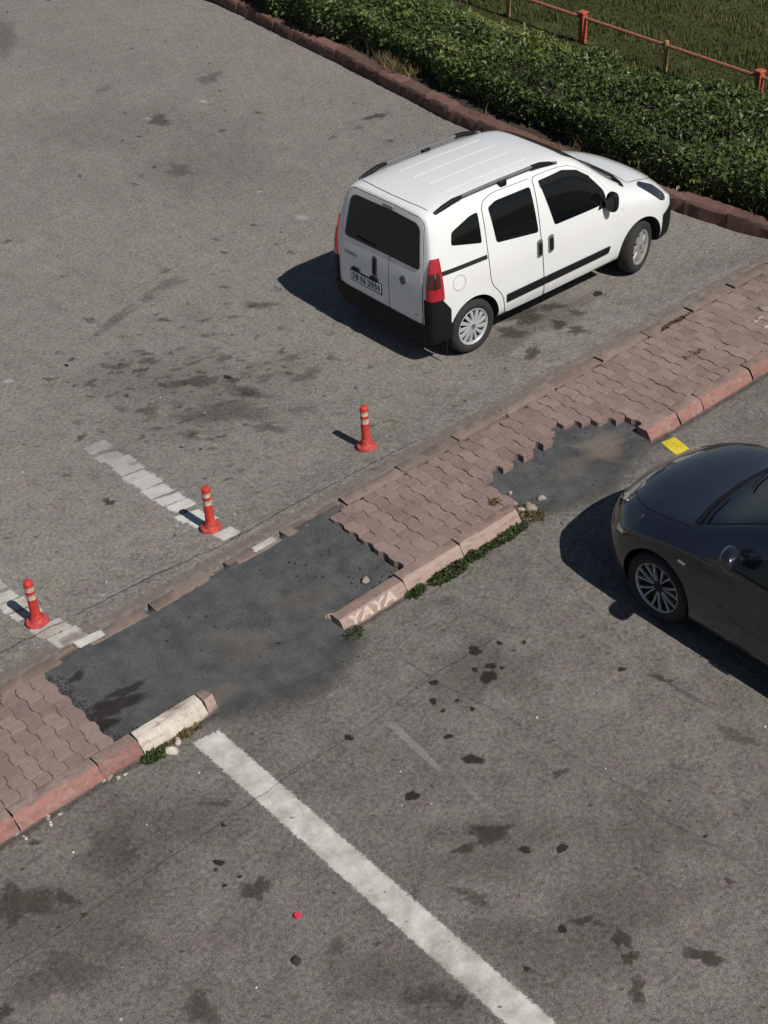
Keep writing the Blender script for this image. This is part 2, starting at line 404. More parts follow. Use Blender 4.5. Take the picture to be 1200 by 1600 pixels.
# ------------------------------------------------------------------ painted markings (parts of the ground)
def text_mesh(txt, size, extrude=.001, bold=0.0):
    cu = bpy.data.curves.new('text', 'FONT'); cu.body = txt; cu.size = size; cu.extrude = extrude; cu.offset = bold; cu.align_x = 'CENTER'; cu.align_y = 'CENTER'
    o = bpy.data.objects.new('text', cu); C.objects.link(o); dg = bpy.context.evaluated_depsgraph_get()
    me = bpy.data.meshes.new_from_object(o.evaluated_get(dg)); bpy.data.objects.remove(o); return me
# long stripe of the near lot, in two lengths split by the joint in the asphalt
one(quad_data([(-4.145, -.10), (-3.86, -.14), (-3.87, -6.2), (-4.17, -6.2)], nu=210, nv=14, endfade=.012), 'stripe_marking', M['white_paint'], ground)
# worn stripes of the far lot, brushed on in short strokes
def strokes(x, y0, y1, w, n, mat, parent, op0=1.0, op1=1.0):
    for k in range(n):
        a = y0+(y1-y0)*k/n; b = y0+(y1-y0)*(k+1)/n; t = k/max(1, n-1); dx = random.uniform(-.03, .03); sl = random.uniform(.02, .08); ov = random.uniform(-.03, .045)
        one(quad_data([(x-w+dx, a-.015), (x+w+dx, a-sl), (x+w+dx, b-sl+ov), (x-w+dx, b+ov)], nu=12, nv=14, endfade=.12), 'stripe_marking', mat, parent, op0+(op1-op0)*t)
strokes(-2.40, 2.05, 3.95, .15, 11, M['old_paint'], ground, 1.0, .4)
strokes(-2.40, 1.66, 1.86, .12, 1, M['white_paint'], ground)
strokes(-4.27, 2.08, 4.4, .15, 14, M['white_paint'], ground, 1.0, .45)
strokes(-4.20, 1.44, 1.90, .17, 2, M['white_paint'], ground)
ez = lambda y: .0905
one(quad_data([(-2.42, 1.285), (-2.12, 1.285), (-2.12, 1.375), (-2.42, 1.375)], zf=ez), 'stripe_marking', M['white_paint'], ground)
one(quad_data([(-4.22, 1.30), (-3.92, 1.29), (-3.92, 1.39), (-4.25, 1.42)], zf=lambda y: .094), 'stripe_marking', M['white_paint'], ground)
one(quad_data([(1.49, -.035), (1.665, -.075), (1.60, -.32), (1.42, -.30)], nu=16, nv=12, edge=.08, endfade=.08), 'yellow_marking', M['yellow_paint'], ground, label='small yellow painted block beside the kerb end')
one(quad_data([(-2.93, -.95), (-2.84, -1.0), (-2.93, -1.75), (-2.99, -1.72)], nu=20, nv=8), 'faded_marking', M['chalk'], ground, .4)
one(quad_data([(-2.93, -1.7), (-2.86, -1.75), (-3.03, -2.75), (-3.08, -2.7)], nu=20, nv=8), 'faded_marking', M['chalk'], ground, .16)
for (u, v, rx, ry) in ((472, 340, 14, 4), (318, 159, 9, 2.5), (437, 955, 4, 2), (232, 185, 9, 2), (14, 596, 10, 4), (160, 930, 6, 3), (405, 300, 5, 2)):
    one(blob_data(u, v, rx, ry), 'pale_scuff', M['chalk'], ground, .8)

# ------------------------------------------------------------------ oil stains, specks, cracks
DARK = [(742,1017,11,7),(742,1047,6,4),(767,1041,8,5),(784,1044,4,3),(763,1058,13,10),(678,1067,7,5),(677,1096,6,5),(692,1111,4,3),(714,1095,4,3),(738,1108,5,3.5),
 (739,1187,17,8),(701,1151,8,4),(878,1326,9,7),(820,1328,10,6),(644,1244,11,8),(349,1290,4,3),(342,1348,9,5),(337,1359,3,3),(375,1370,4,2.5),(351,1384,5,3),(463,1501,7,6),
 (356,590,8,3.5),(934,459,8,4),(971,1046,6,4),(879,1452,8,6),(545,1153,8,4.5),(823,1514,6,4),(1102,1307,4,2.5),(104,571,4,2),(780,1005,5,3.5),(819,1004,4,3),(893,441,4,2)]
for u, v, rx, ry in DARK: one(blob_data(u, v, rx, ry, 0, .3), 'oil_stain', M['oil'], ground, random.uniform(.75, 1.0))
SOFT = [(765,1302,42,13,-.1,.9),(726,1326,20,7,-.5,.8),(737,1401,34,10,.3,.45),(909,1439,17,8,0,.8),(935,1443,12,5,0,.6),(971,1467,13,20,-.35,.95),(984,1497,12,12,0,.9),(1101,1495,30,13,.1,1),
 (996,1550,16,22,.1,.7),(1030,1059,16,5,.2,.7),(1070,1083,42,5,.5,.35),(1140,1377,9,5,0,.6),(1150,1151,30,12,.3,.4),(875,1208,12,7,-.3,.6),(400,1390,22,20,0,.75),(33,1412,44,36,-.3,.75),
 (102,1404,20,11,0,.7),(54,1317,9,6,0,.7),(131,1429,5,4,0,.7),(8,1581,12,14,0,.8),(315,1579,32,24,0,.55),(342,1256,22,6,0,.45),(525,1480,17,13,0,.45),(590,1475,7,5,0,.6),(672,1555,32,20,0,.45),
 (715,1567,15,14,0,.55),(170,1330,60,40,0,.3),(90,1530,70,40,0,.3),(860,1540,12,6,0,.3),(328,122,18,10,-.2,.55),(249,188,21,8,0,.85),(5,55,28,26,0,.45),(162,140,14,4,-.2,.4),(348,204,6,3,0,.8),(402,176,7,2.5,0,.8),
 (280,267,24,9,.1,.5),(220,275,8,3,0,.5),(210,288,7,3,0,.5),(262,444,25,10,-.3,.45),(230,466,14,6,-.5,.5),(180,500,50,6,-.62,.5),(256,500,10,4,0,.8),(140,500,14,4,0,.7),(407,477,24,7,-.1,.7),(188,573,17,6,0,.75),
 (234,564,17,6,-.2,.75),(302,597,42,10,-.2,.95),(354,645,60,22,0,.55),(420,669,26,9,0,.6),(481,586,26,9,-.2,.6),(232,643,22,7,0,.65),(297,680,22,7,0,.6),(455,560,18,6,0,.6),(390,615,30,10,0,.55),(350,560,16,6,0,.6),
 (13,377,9,3,0,.8),(396,352,5,3,0,.9),(350,395,8,2.5,0,.8),(170,785,9,6,0,.9),(818,494,34,13,-.3,.75),(874,507,15,6,0,.8),(901,516,20,6,0,.6),(832,552,15,8,-.3,.7),(800,520,24,9,0,.6),(902,489,14,5,0,.5),(860,480,20,7,0,.55),
 (562,115,18,4,.2,.6),(587,182,17,5,-.2,.7),(560,200,12,3,-.3,.35),(520,215,8,3,0,.6),(610,220,9,2,0,.5),(455,395,8,3,0,.6),(520,560,15,5,0,.5),(470,640,20,7,0,.45),(190,640,14,5,0,.5),(120,660,10,4,0,.5),(380,610,30,9,.2,.6),
 (830,1520,8,5,0,.3),(640,1550,8,6,0,.4),(1060,1200,16,6,.3,.25),(700,940,20,8,0,.25),(1000,1240,20,8,.4,.25)]
SOFT += [(330,600,170,70,-.1,.16),(250,640,150,60,0,.14),(840,505,90,30,-.4,.3),(120,1450,150,90,0,.25),(900,1460,160,80,0,.22),(640,1540,140,60,0,.25),(760,1050,90,60,.3,.22),(760,1320,120,50,0,.22),(330,250,140,60,0,.18),(150,200,120,50,0,.15),(250,1300,110,60,0,.2),(1020,1300,130,60,.3,.18)]
for u, v, rx, ry, a, op in SOFT: one(blob_data(u, v, rx, ry, a, .55), 'oil_stain', M['oil_soft'], ground, op*(.72 if v < 720 and u < 560 else 1.15))
sp = Sheet()
for _ in range(520):
    u, v = random.uniform(-60, 1260), random.uniform(0, 1660); g = gpx(u, v)
    if .0 < g.y < 1.5 or g.x > 5.3: continue
    r = random.uniform(1.4, 3.6)*(1 if v > 800 else .9); sp.add(*blob_data(u, v, r*random.uniform(1, 1.7), r*.62, 0, .4, n=8), random.uniform(.35, .95))
for _ in range(240):
    u, v = random.gauss(310, 130), random.gauss(600, 75)
    if v > 780 or u > 640: continue
    r = random.uniform(2, 6); sp.add(*blob_data(u, v, r*random.uniform(1.2, 2.4), r*.6, random.uniform(-.3, .1), .5, n=10), random.uniform(.15, .6))
sp.build('tar_specks', M['oil_soft'], ground, kind='stuff')
def crack(pts, w=.012, op=.9, jit=.012): one(ribbon_data([tuple(gpx(*q).xy) for q in pts], w, jitter=jit), 'crack', M['crack'], ground, op)
crack([(620,1025),(680,1066),(728,1088),(785,1117),(840,1152),(893,1180),(960,1222),(1040,1282),(1130,1332),(1200,1380)], .007, .36)
crack([(845,868),(886,905),(912,938),(935,965),(1010,1040)], .007, .36)
one(ribbon_data([(-8, -.99), (-4.3, -.955), (-3.7, -.94), (-3.0, -.95), (-2.3, -.90), (-1.6, -.93)], .007, jitter=.008), 'crack', M['crack'], ground, .4)
one(ribbon_data([(-8, 1.80), (-4.7, 1.77), (-3.2, 1.69), (-2.5, 1.60), (-1.6, 1.62), (-.2, 1.58)], .009, jitter=.012), 'crack', M['crack'], ground, .7)
crack([(700,925),(745,960),(800,985)], .008, .4)
# rim of dirt along the kerb foot
for a, b in ((-8, -3.75), (-2.5, -.3), (1.4, 5.5)):
    one(ribbon_data([(a, -.03), ((a+b)/2, -.04), (b, -.03)], .055, jitter=.01), 'dirt_strip', M['oil_soft'], ground, .55)
for a, b in ((-9, -4.3), (-4.3, 5.5)):
    one(ribbon_data([(a, 1.45), ((a+b)/2, 1.46), (b, 1.45)], .09, jitter=.02), 'dust_strip', M['dust'], ground, .8)
tz = lambda y: ramp_z(y)+.006
for u, v, rx, ry, op in ((180,1105,36,16,.9),(160,1135,22,12,.9),(200,1080,26,8,.8),(120,1060,16,6,.8)):
    one(blob_data(u, v, rx, ry, -.4, .5, zf=tz), 'oil_stain', M['oil'], ground, op*.7)
for u, v, rx, ry, op in ((940,700,48,18,.75),(890,735,40,16,.4),(385,1010,60,26,.30),(330,1090,50,20,.4),(470,940,60,20,.2)):
    one(blob_data(u, v, rx, ry, -.2, .4, zf=tz), 'dust_patch', M['dust'], ground, op)

# lettering on the loose kerb stone: pale slanted YAYA on the sloping face
tm = text_mesh('YAYA', .15, .0004, .006)
tm.materials.append(simple('faded_letter_paint', (.47, .375, .32), .9, .2, .3, 40))
for v in tm.vertices: v.co.x = 1.35*(v.co.x+.22*v.co.y); v.co.y *= .80
lt = link('lettering', tm, None, ks, label='faded pale hand painted letters on the kerb face')
sl = math.atan2(.078, .050)
lt.matrix_local = Matrix.Translation((.33, .036-.1, .068)) @ Matrix.Rotation(sl, 4, 'X') @ Matrix.Translation((0, 0, .0045))

# ------------------------------------------------------------------ kerb and bed of the hedge, lawn
HK = [(6.95, 19), (6.75, 15), (6.56, 13.5), (6.33, 11.8), (6.17, 10.5), (5.96, 9.04), (5.68, 7.3), (5.58, 6.0), (5.53, 4.5), (5.52, 3.24), (5.57, 2.5), (5.61, 1.77), (5.66, .8), (5.70, -2.5)]
def along(P, step):
    out = []; acc = 0.0
    P = [Vector(q) for q in P]
    for a, b in zip(P, P[1:]):
        L = (b-a).length; t = -acc
        while t+step <= L:
            t += step; out.append((a.lerp(b, t/L), (b-a).normalized()))
        acc = L-t
    return out
hk = empty('kerb', (5.6, 5, 0), kind='structure')
prev = Vector(HK[0])
for q, d in along(HK, .62):
    L = (q-prev).length
    prof = [(-.02, -.05), (-.012, .15), (.012, .185), (.15, .20), (.20, .185), (.20, -.05)]
    bm = bmesh.new(); R = []
    for i in range(8):
        xx = (L-.014)*i/7
        R.append([bm.verts.new((xx, y+random.uniform(-.010, .010), z+random.uniform(-.009, .009))) for y, z in prof])
    n = len(prof)
    for a, b in zip(R, R[1:]):
        for i in range(n): bm.faces.new((a[i], a[(i+1) % n], b[(i+1) % n], b[i]))
    bm.faces.new(R[0][::-1]); bm.faces.new(R[-1]); bmesh.ops.recalc_face_normals(bm, faces=bm.faces[:])
    dd = (q-prev).normalized()
    o = mesh_obj('kerb_stone', bm, M['hedge_kerb'], hk, 35, (prev.x-5.6, prev.y-5, random.uniform(-.012, .012)))
    o.rotation_euler = (random.gauss(0, .02), random.gauss(0, .008), math.atan2(dd.y, dd.x)+random.gauss(0, .008)); prev = q
def hk_x(y):
    for (x0, y0), (x1, y1) in zip(HK, HK[1:]):
        if y1 <= y <= y0: return x0+(x1-x0)*(y-y0)/(y1-y0)
    return HK[0][0] if y > HK[0][1] else HK[-1][0]
# planted bed and lawn
bm = bmesh.new(); R = []
for k in range(60):
    y = -2.5+k*21.5/59; x0 = hk_x(y)+.15
    R.append([bm.verts.new((x0+dx, y, .14+.03*min(1, dx)-.06*max(0, dx-2)+random.uniform(-.015, .03))) for dx in (0, .25, .5, .9, 1.4, 2.0, 2.6, 3.2)])
for a, b in zip(R, R[1:]):
    for i in range(7): bm.faces.new((a[i], a[i+1], b[i+1], b[i]))
mesh_obj('planting_bed', bm, M['soil'], kind='structure')
t = NT('lawn'); p = t.pos(); n1 = t.noise(p, 1.6, 5, .65); n2 = t.noise(p, 60, 3, .7)
c = t.ramp(n1, [(.3, (.034, .042, .015)), (.55, (.062, .072, .024)), (.75, (.11, .11, .042))]); c = t.mix(.8, c, t.ramp(n2, [(.3, .5), (.7, 1.4)]), 'MULTIPLY')
M['lawn'] = t.out(t.bsdf(Base_Color=c, Roughness=.95, Specular_IOR_Level=.1, Normal=t.bump(n2, .8, .03)))
bm = bmesh.new(); q = [bm.verts.new(v) for v in ((8.5, -60, .14), (120, -60, .14), (120, 160, .14), (8.5, 160, .14))]; bm.faces.new(q)
mesh_obj('lawn', bm, M['lawn'], kind='structure')

# ---- leaf clouds
def leaf_material(name, stops, rough=.45, trans=.25):
    t = NT(name); a = t.attr('tint').outputs['Fac']; c = t.ramp(a, stops)
    b = t.bsdf(Base_Color=c, Roughness=rough, Specular_IOR_Level=.35)
    tr = t.n('BsdfTranslucent', {0: c}).outputs[0]
    return t.out(t.n('MixShader', {0: trans, 1: b, 2: tr}).outputs[0])
M['leaf'] = leaf_material('hedge_leaf', [(0, (.032, .050, .017)), (.35, (.072, .110, .032)), (.7, (.125, .172, .048)), (.9, (.20, .225, .062)), (1, (.27, .22, .085))])
M['grass'] = leaf_material('grass_blade', [(0, (.045, .052, .017)), (.5, (.095, .104, .030)), (1, (.19, .175, .06))], .7)
M['dry'] = leaf_material('dry_grass', [(0, (.06, .055, .022)), (.5, (.16, .12, .055)), (1, (.28, .21, .10))], .8)
M['weed'] = leaf_material('weed_leaf', [(0, (.022, .038, .012)), (.6, (.05, .075, .022)), (1, (.10, .11, .04))], .55)
M['bark'] = simple('bark', (.07, .05, .035), .9, .3, .6, 30)
def leaves(pos, size, tint, name, mat, parent, up=.35, aspect=.55, normals=None, **props):
    """many small folded leaves, each two quads, in one mesh"""
    N = len(pos); nrm = rng.normal(size=(N, 3)); nrm[:, 2] = np.abs(nrm[:, 2])*1.0+up
    if normals is not None: nrm = nrm*.75+normals
    nrm /= np.linalg.norm(nrm, axis=1)[:, None]
    d = rng.normal(size=(N, 3)); d -= (d*nrm).sum(1)[:, None]*nrm; d /= np.linalg.norm(d, axis=1)[:, None]
    s = np.cross(nrm, d); L = size[:, None]; Wd = L*aspect*.5
    fold = nrm*(Wd*.45)
    v = np.stack([pos, pos+d*L*.45+s*Wd+fold, pos+d*L-nrm*L*.12, pos+d*L*.45-s*Wd+fold], 1).reshape(-1, 3)
    f = (np.arange(N)[:, None, None]*4+np.array([[0, 1, 2], [0, 2, 3]])[None]).reshape(-1, 3)
    me = bpy.data.meshes.new(name); me.from_pydata(v.tolist(), [], f.tolist())
    a = me.attributes.new('tint', 'FLOAT', 'POINT'); a.data.foreach_set('value', np.repeat(np.clip(tint, 0, 1), 4).astype(np.float32))
    return link(name, me, mat, parent, **props)
def vnoise(x, y, s, seed=0):
    return (np.sin(x*1.7*s+seed)+np.sin(y*1.3*s+seed*2.1)+np.sin((x+y)*1.1*s+seed*.7)+np.sin((x-y)*2.3*s+1.3*seed))/4
hedge = empty('hedge', (7.3, 6, .18), label='dense dark green hedge growing behind the brown kerb', category='hedge')
def hedge_h(y): return .68+.10*vnoise(y, y*.3, 1.2)+.16*np.clip((y-9.3)/1.5, 0, 1)
N = 66000
yy = rng.uniform(-1.5, 18, N); hx = np.array([hk_x(v) for v in yy]); front = hx+.40-.20*np.clip((5.2-yy)/1.2, 0, 1)-.26*np.clip((yy-10.2)/.8, 0, 1)+.10*vnoise(yy, yy, 3.1, 2)
wid = np.maximum(.9, 8.36+.10*vnoise(yy, yy, 2.0, 4)-front)
u = rng.uniform(0, 1, N); xx = front+u*wid
cen = np.stack([rng.uniform(6.0, 8.5, 120), rng.uniform(-1.5, 18, 120)], 1); rad = rng.uniform(.30, .62, 120); amp = rng.uniform(.55, 1.0, 120); hue = rng.normal(0, .13, 120)
dist = ((xx[:, None]-cen[None, :, 0])**2+(yy[:, None]-cen[None, :, 1])**2)/rad[None]**2; lump = np.exp(-dist)*amp[None]; best = lump.argmax(1); lump = lump.max(1)
h = hedge_h(yy)*(.50+.50*lump)*(1+.12*vnoise(xx, yy, 9, 3))
edge = np.clip(np.minimum(u*wid/.16+.25, (1-u)*wid/.35), 0, 1); h = h*(.40+.60*np.sqrt(edge))*(1-.45*np.clip((xx-7.3)/1.0, 0, 1))
top = rng.uniform(0, 1, N) < .62
zz = np.where(top, h-np.abs(rng.normal(0, .07, N)), h*rng.uniform(.05, 1, N))
side = rng.uniform(0, 1, N) < .22
xx = np.where(side, front+np.abs(rng.normal(0, .09, N)), xx); zz = np.where(side, rng.uniform(.02, .75, N)*hedge_h(yy)*.95, zz)
tint = np.clip(.36+.16*rng.normal(size=N)+.14*vnoise(xx, yy, 3.0, 5)+hue[best]+.22*(lump-.5)*(zz > h-.08), 0, .93)
yel = np.exp(-((xx-8.0)/.35)**2-((yy-8.6)/.9)**2); tint = np.clip(tint+.35*yel, 0, .97)
sz = rng.uniform(.035, .115, N)*np.where(rng.uniform(0, 1, N) < .25, .6, 1)
leaves(np.stack([xx-7.3, yy-6, zz], 1), sz, tint, 'foliage', M['leaf'], hedge, up=.25, kind='stuff')
bm = bmesh.new()
for k in range(150):
    y = random.uniform(-1.5, 18); x = hk_x(y)+random.uniform(.5, 2.6); hgt = random.uniform(.35, .6); 
    p0 = Vector((x-7.3, y-6, -.02)); 
    for j in range(3):
        p1 = p0+Vector((random.uniform(-.2, .2), random.uniform(-.2, .2), hgt)); r = random.uniform(.005, .010)
        a = [bm.verts.new(p0+Vector((r*1.4*math.cos(q), r*1.4*math.sin(q), 0))) for q in (0, 2.1, 4.2)]; b = [bm.verts.new(p1+Vector((r*.5*math.cos(q), r*.5*math.sin(q), 0))) for q in (0, 2.1, 4.2)]
        for i in range(3): bm.faces.new((a[i], a[(i+1) % 3], b[(i+1) % 3], b[i]))
mesh_obj('stems', bm, M['bark'], hedge, kind='stuff')
# grass and dry blades
def blades(x, y, z, hgt, tint, name, mat, parent=None, lean=.5, width=.006, **props):
    N = len(x); a = rng.uniform(0, 6.283, N); w = width*(1+hgt*2)
    bx, by = np.cos(a)*w, np.sin(a)*w; l = rng.uniform(.1, lean, N)*hgt; b = rng.uniform(0, 6.283, N); lx, ly = np.cos(b)*l, np.sin(b)*l
    v = np.stack([np.stack([x-bx, y-by, z], 1), np.stack([x+bx, y+by, z], 1), np.stack([x+bx*.7+lx*.4, y+by*.7+ly*.4, z+hgt*.6], 1), np.stack([x-bx*.7+lx*.4, y-by*.7+ly*.4, z+hgt*.6], 1), np.stack([x+lx, y+ly, z+hgt], 1)], 1).reshape(-1, 3)
    base = np.arange(N)*5; f = [(i, i+1, i+2, i+3) for i in base.tolist()]+[(i+3, i+2, i+4) for i in base.tolist()]
    me = bpy.data.meshes.new(name); me.from_pydata(v.tolist(), [], f); at = me.attributes.new('tint', 'FLOAT', 'POINT'); at.data.foreach_set('value', np.repeat(np.clip(tint, 0, 1), 5).astype(np.float32))
    return link(name, me, mat, parent, **props)
N = 60000; gx = rng.uniform(8.5, 15, N); gy = rng.uniform(0, 17, N)
row = np.sin((gx*.95+gy*.10)*5.2)*.5+.5
blades(gx, gy, np.full(N, .135), rng.uniform(.03, .10, N)*(.6+.8*row), .45+.3*row-.25+.15*rng.normal(size=N)+.2*vnoise(gx, gy, .9, 3), 'lawn_grass', M['grass'], width=.009, kind='stuff', label='mown lawn grass beyond the low fence', category='grass')
cx = []; cy = []
for _ in range(70):
    y = random.choice([random.uniform(1.2, 4.4), random.uniform(-1, 18), random.gauss(9.2, .35)]); x = hk_x(y)+random.uniform(.16, .55); n = random.randint(15, 45)
    cx += list(rng.normal(x, .07, n)); cy += list(rng.normal(y, .10, n))
cx = np.array(cx); cy = np.array(cy)
blades(cx, cy, np.full(len(cx), .16), rng.uniform(.06, .22, len(cx)), .5+.3*rng.normal(size=len(cx)), 'dry_grass', M['dry'], lean=.9, width=.004, kind='stuff', label='dry straw coloured grass along the hedge foot', category='grass')

# ------------------------------------------------------------------ low fence of the lawn
M['fence_red'] = simple('weathered_orange_red_paint', (.42, .085, .045), .6, .25, .2, 25)
M['fence_rail'] = simple('faded_rail_paint', (.34, .13, .085), .6, .25, .1, 20)
M['fence_wood'] = simple('bare_stub', (.34, .22, .09), .8, .3, .3, 30)
fence = empty('fence', (8.85, 6, .2), label='low fence of orange red posts and one rail behind the hedge', category='fence')
FP = [(8.14, -2.6), (8.40, .85), (8.67, 4.26), (8.94, 7.75), (9.2, 11.2), (9.42, 14.6), (9.65, 18)]
O = Vector((8.85, 6, .2))
for i, (x, y) in enumerate(FP):
    o = mesh_obj('post', box_bm(-.05, .05, -.05, .05, -.12, .385, .008), M['fence_red'], fence, False, Vector((x, y, .2))-O); o.rotation_euler.z = -.07
    mesh_obj('post_cap', box_bm(-.062, .062, -.062, .062, .3852, .425, .010), M['fence_red'], o)
    if i:
        bm = bmesh.new(); x0, y0 = FP[i-1]; tube(bm, Vector((x0, y0+.051, .53))-O, Vector((x, y-.051, .53))-O, .026); mesh_obj('rail', bm, M['fence_rail'], fence, 40)
        mx, my = (x+x0)/2, (y+y0)/2; bm = bmesh.new(); tube(bm, Vector((mx, my, .15))-O, Vector((mx, my, .60))-O, .034, .032); mesh_obj('stub_post', bm, M['fence_wood'], fence, 40)
        

# ------------------------------------------------------------------ vehicles: shared tools
def paint(name, col, rough=.25, coat=1.0, dust=(.3, .27, .23), dust_amt=.08, metal=0.0):
    t = NT(name); o = t.obj(); n = t.noise(o, 3, 5, .65); f = t.noise(o, 45, 4, .7)
    k = t.math('MULTIPLY', t.math('ADD', t.ramp(n, [(.35, 0), (.75, 1)]), t.ramp(f, [(.4, 0), (.8, .6)])), dust_amt)
    zz = t.n('SeparateXYZ', {0: t.pos()}).outputs[2]; low = t.math('MULTIPLY', t.math('SUBTRACT', .62, zz, clamp=True), t.ramp(t.noise(o, 16, 5, .7), [(.4, 0), (.7, 1.1)]))
    k = t.math('ADD', k, low, clamp=True)
    c = t.mix(k, col, dust); r = t.math('ADD', t.math('MULTIPLY', k, 1.2), rough)
    return t.out(t.bsdf(Base_Color=c, Roughness=r, Coat_Weight=coat, Coat_Roughness=.05, Metallic=metal, Specular_IOR_Level=.5 if coat > .8 else .1))
M['white'] = paint('white_car_paint', (.74, .75, .745))
M['navy'] = paint('dark_navy_car_paint', (.0070, .0090, .0165), .28, 1.0, (.05, .046, .044), .07)
M['glass'] = simple('dark_tinted_glass', (.004, .005, .006), .03, spec=.4)
M['glass2'] = simple('rear_tinted_glass', (.012, .012, .012), .10, spec=.4)
M['black'] = simple('black_plastic', (.009, .009, .010), .6, .2, .1, 60, spec=.2)
M['gap'] = simple('panel_gap', (.012, .012, .012), .9)
M['grey_rail'] = simple('grey_rail_metal', (.17, .18, .19), .4, .1, 0, 20, .3)
M['silver'] = simple('silver_wheel_paint', (.52, .53, .54), .35, .08, 0, 20, .4)
M['dull_silver'] = simple('dusty_wheel_paint', (.30, .295, .285), .5, .15, 0, 20, .3)
M['dark_wheel'] = simple('matt_black', (.012, .012, .013), .7)  # near-black finish of wheel barrels, arch wells, saloon centre caps and underbodies
M['tyre'] = simple('tyre_rubber', (.021, .020, .0195), .85, .25, .3, 30)
M['red_lens'] = simple('red_lamp_lens', (.36, .012, .022), .12, coat=1)
M['dark_lens'] = simple('dark_red_lens', (.06, .012, .012), .15, coat=1)
M['lamp'] = simple('headlamp_lens', (.022, .024, .027), .10, coat=1)
M['lampw'] = simple('headlamp_reflector', (.55, .56, .58), .15, metal=.6)
M['plate'] = simple('number_plate', (.62, .63, .64), .5, .05, 0, 30)
M['ink'] = simple('plate_ink', (.01, .01, .012), .5)
M['chrome'] = simple('chrome', (.6, .6, .62), .15, metal=1)
M['badge'] = simple('badge_blue', (.02, .035, .10), .2, coat=1)
M['amber'] = simple('amber_lens', (.6, .25, .04), .2)

def cage(stations, crease=None):
    """closed control cage from half sections; each point is (x, y, z) with y >= 0, first and last on the centre line"""
    bm = bmesh.new(); R = []
    for st in stations:
        half = [bm.verts.new(p) for p in st]
        other = [bm.verts.new((p[0], -p[1], p[2])) for p in st[1:-1]]
        R.append((half, other))
    n = len(stations[0])
    def ring(r): return r[0]+r[1][::-1]
    for a, b in zip(R, R[1:]):
        A, B = ring(a), ring(b); m = len(A)
        for i in range(m): bm.faces.new((A[i], A[(i+1) % m], B[(i+1) % m], B[i]))
    for r in (R[0], R[-1]):
        h, o = r; o = [h[0]]+o+[h[-1]]
        for i in range(n-1):
            q = [h[i], h[i+1], o[i+1], o[i]]; u = []
            for v in q:
                if v not in u: u.append(v)
            bm.faces.new(u)
    bmesh.ops.recalc_face_normals(bm, faces=bm.faces[:])
    lay_ = bm.edges.layers.float.get('crease_edge') or bm.edges.layers.float.new('crease_edge')
    for k, val in (crease or {}).items():
        for a, b in zip(R, R[1:]):
            for L_ in ((0, k), (1, k-1)):
                e = bm.edges.get((a[L_[0]][L_[1]], b[L_[0]][L_[1]]))
                if e: e[lay_] = val
    return bm
def evaluate(me, mods):
    o = bpy.data.objects.new('tmp', me); C.objects.link(o)
    for typ, kw in mods:
        m = o.modifiers.new('m', typ)
        for k, v in kw.items(): setattr(m, k, v)
    bpy.context.view_layer.update(); dg = bpy.context.evaluated_depsgraph_get()
    r = bpy.data.meshes.new_from_object(o.evaluated_get(dg)); bpy.data.objects.remove(o); return r
def cyl_cutter(x, z, y0, y1, r, mat, n=40):
    bm = bmesh.new(); tube(bm, (x, y0, z), (x, y1, z), r, n=n); bmesh.ops.recalc_face_normals(bm, faces=bm.faces[:])
    me = bpy.data.meshes.new('cut'); bm.to_mesh(me); bm.free(); me.materials.append(mat)
    o = bpy.data.objects.new('cut', me); C.objects.link(o); return o
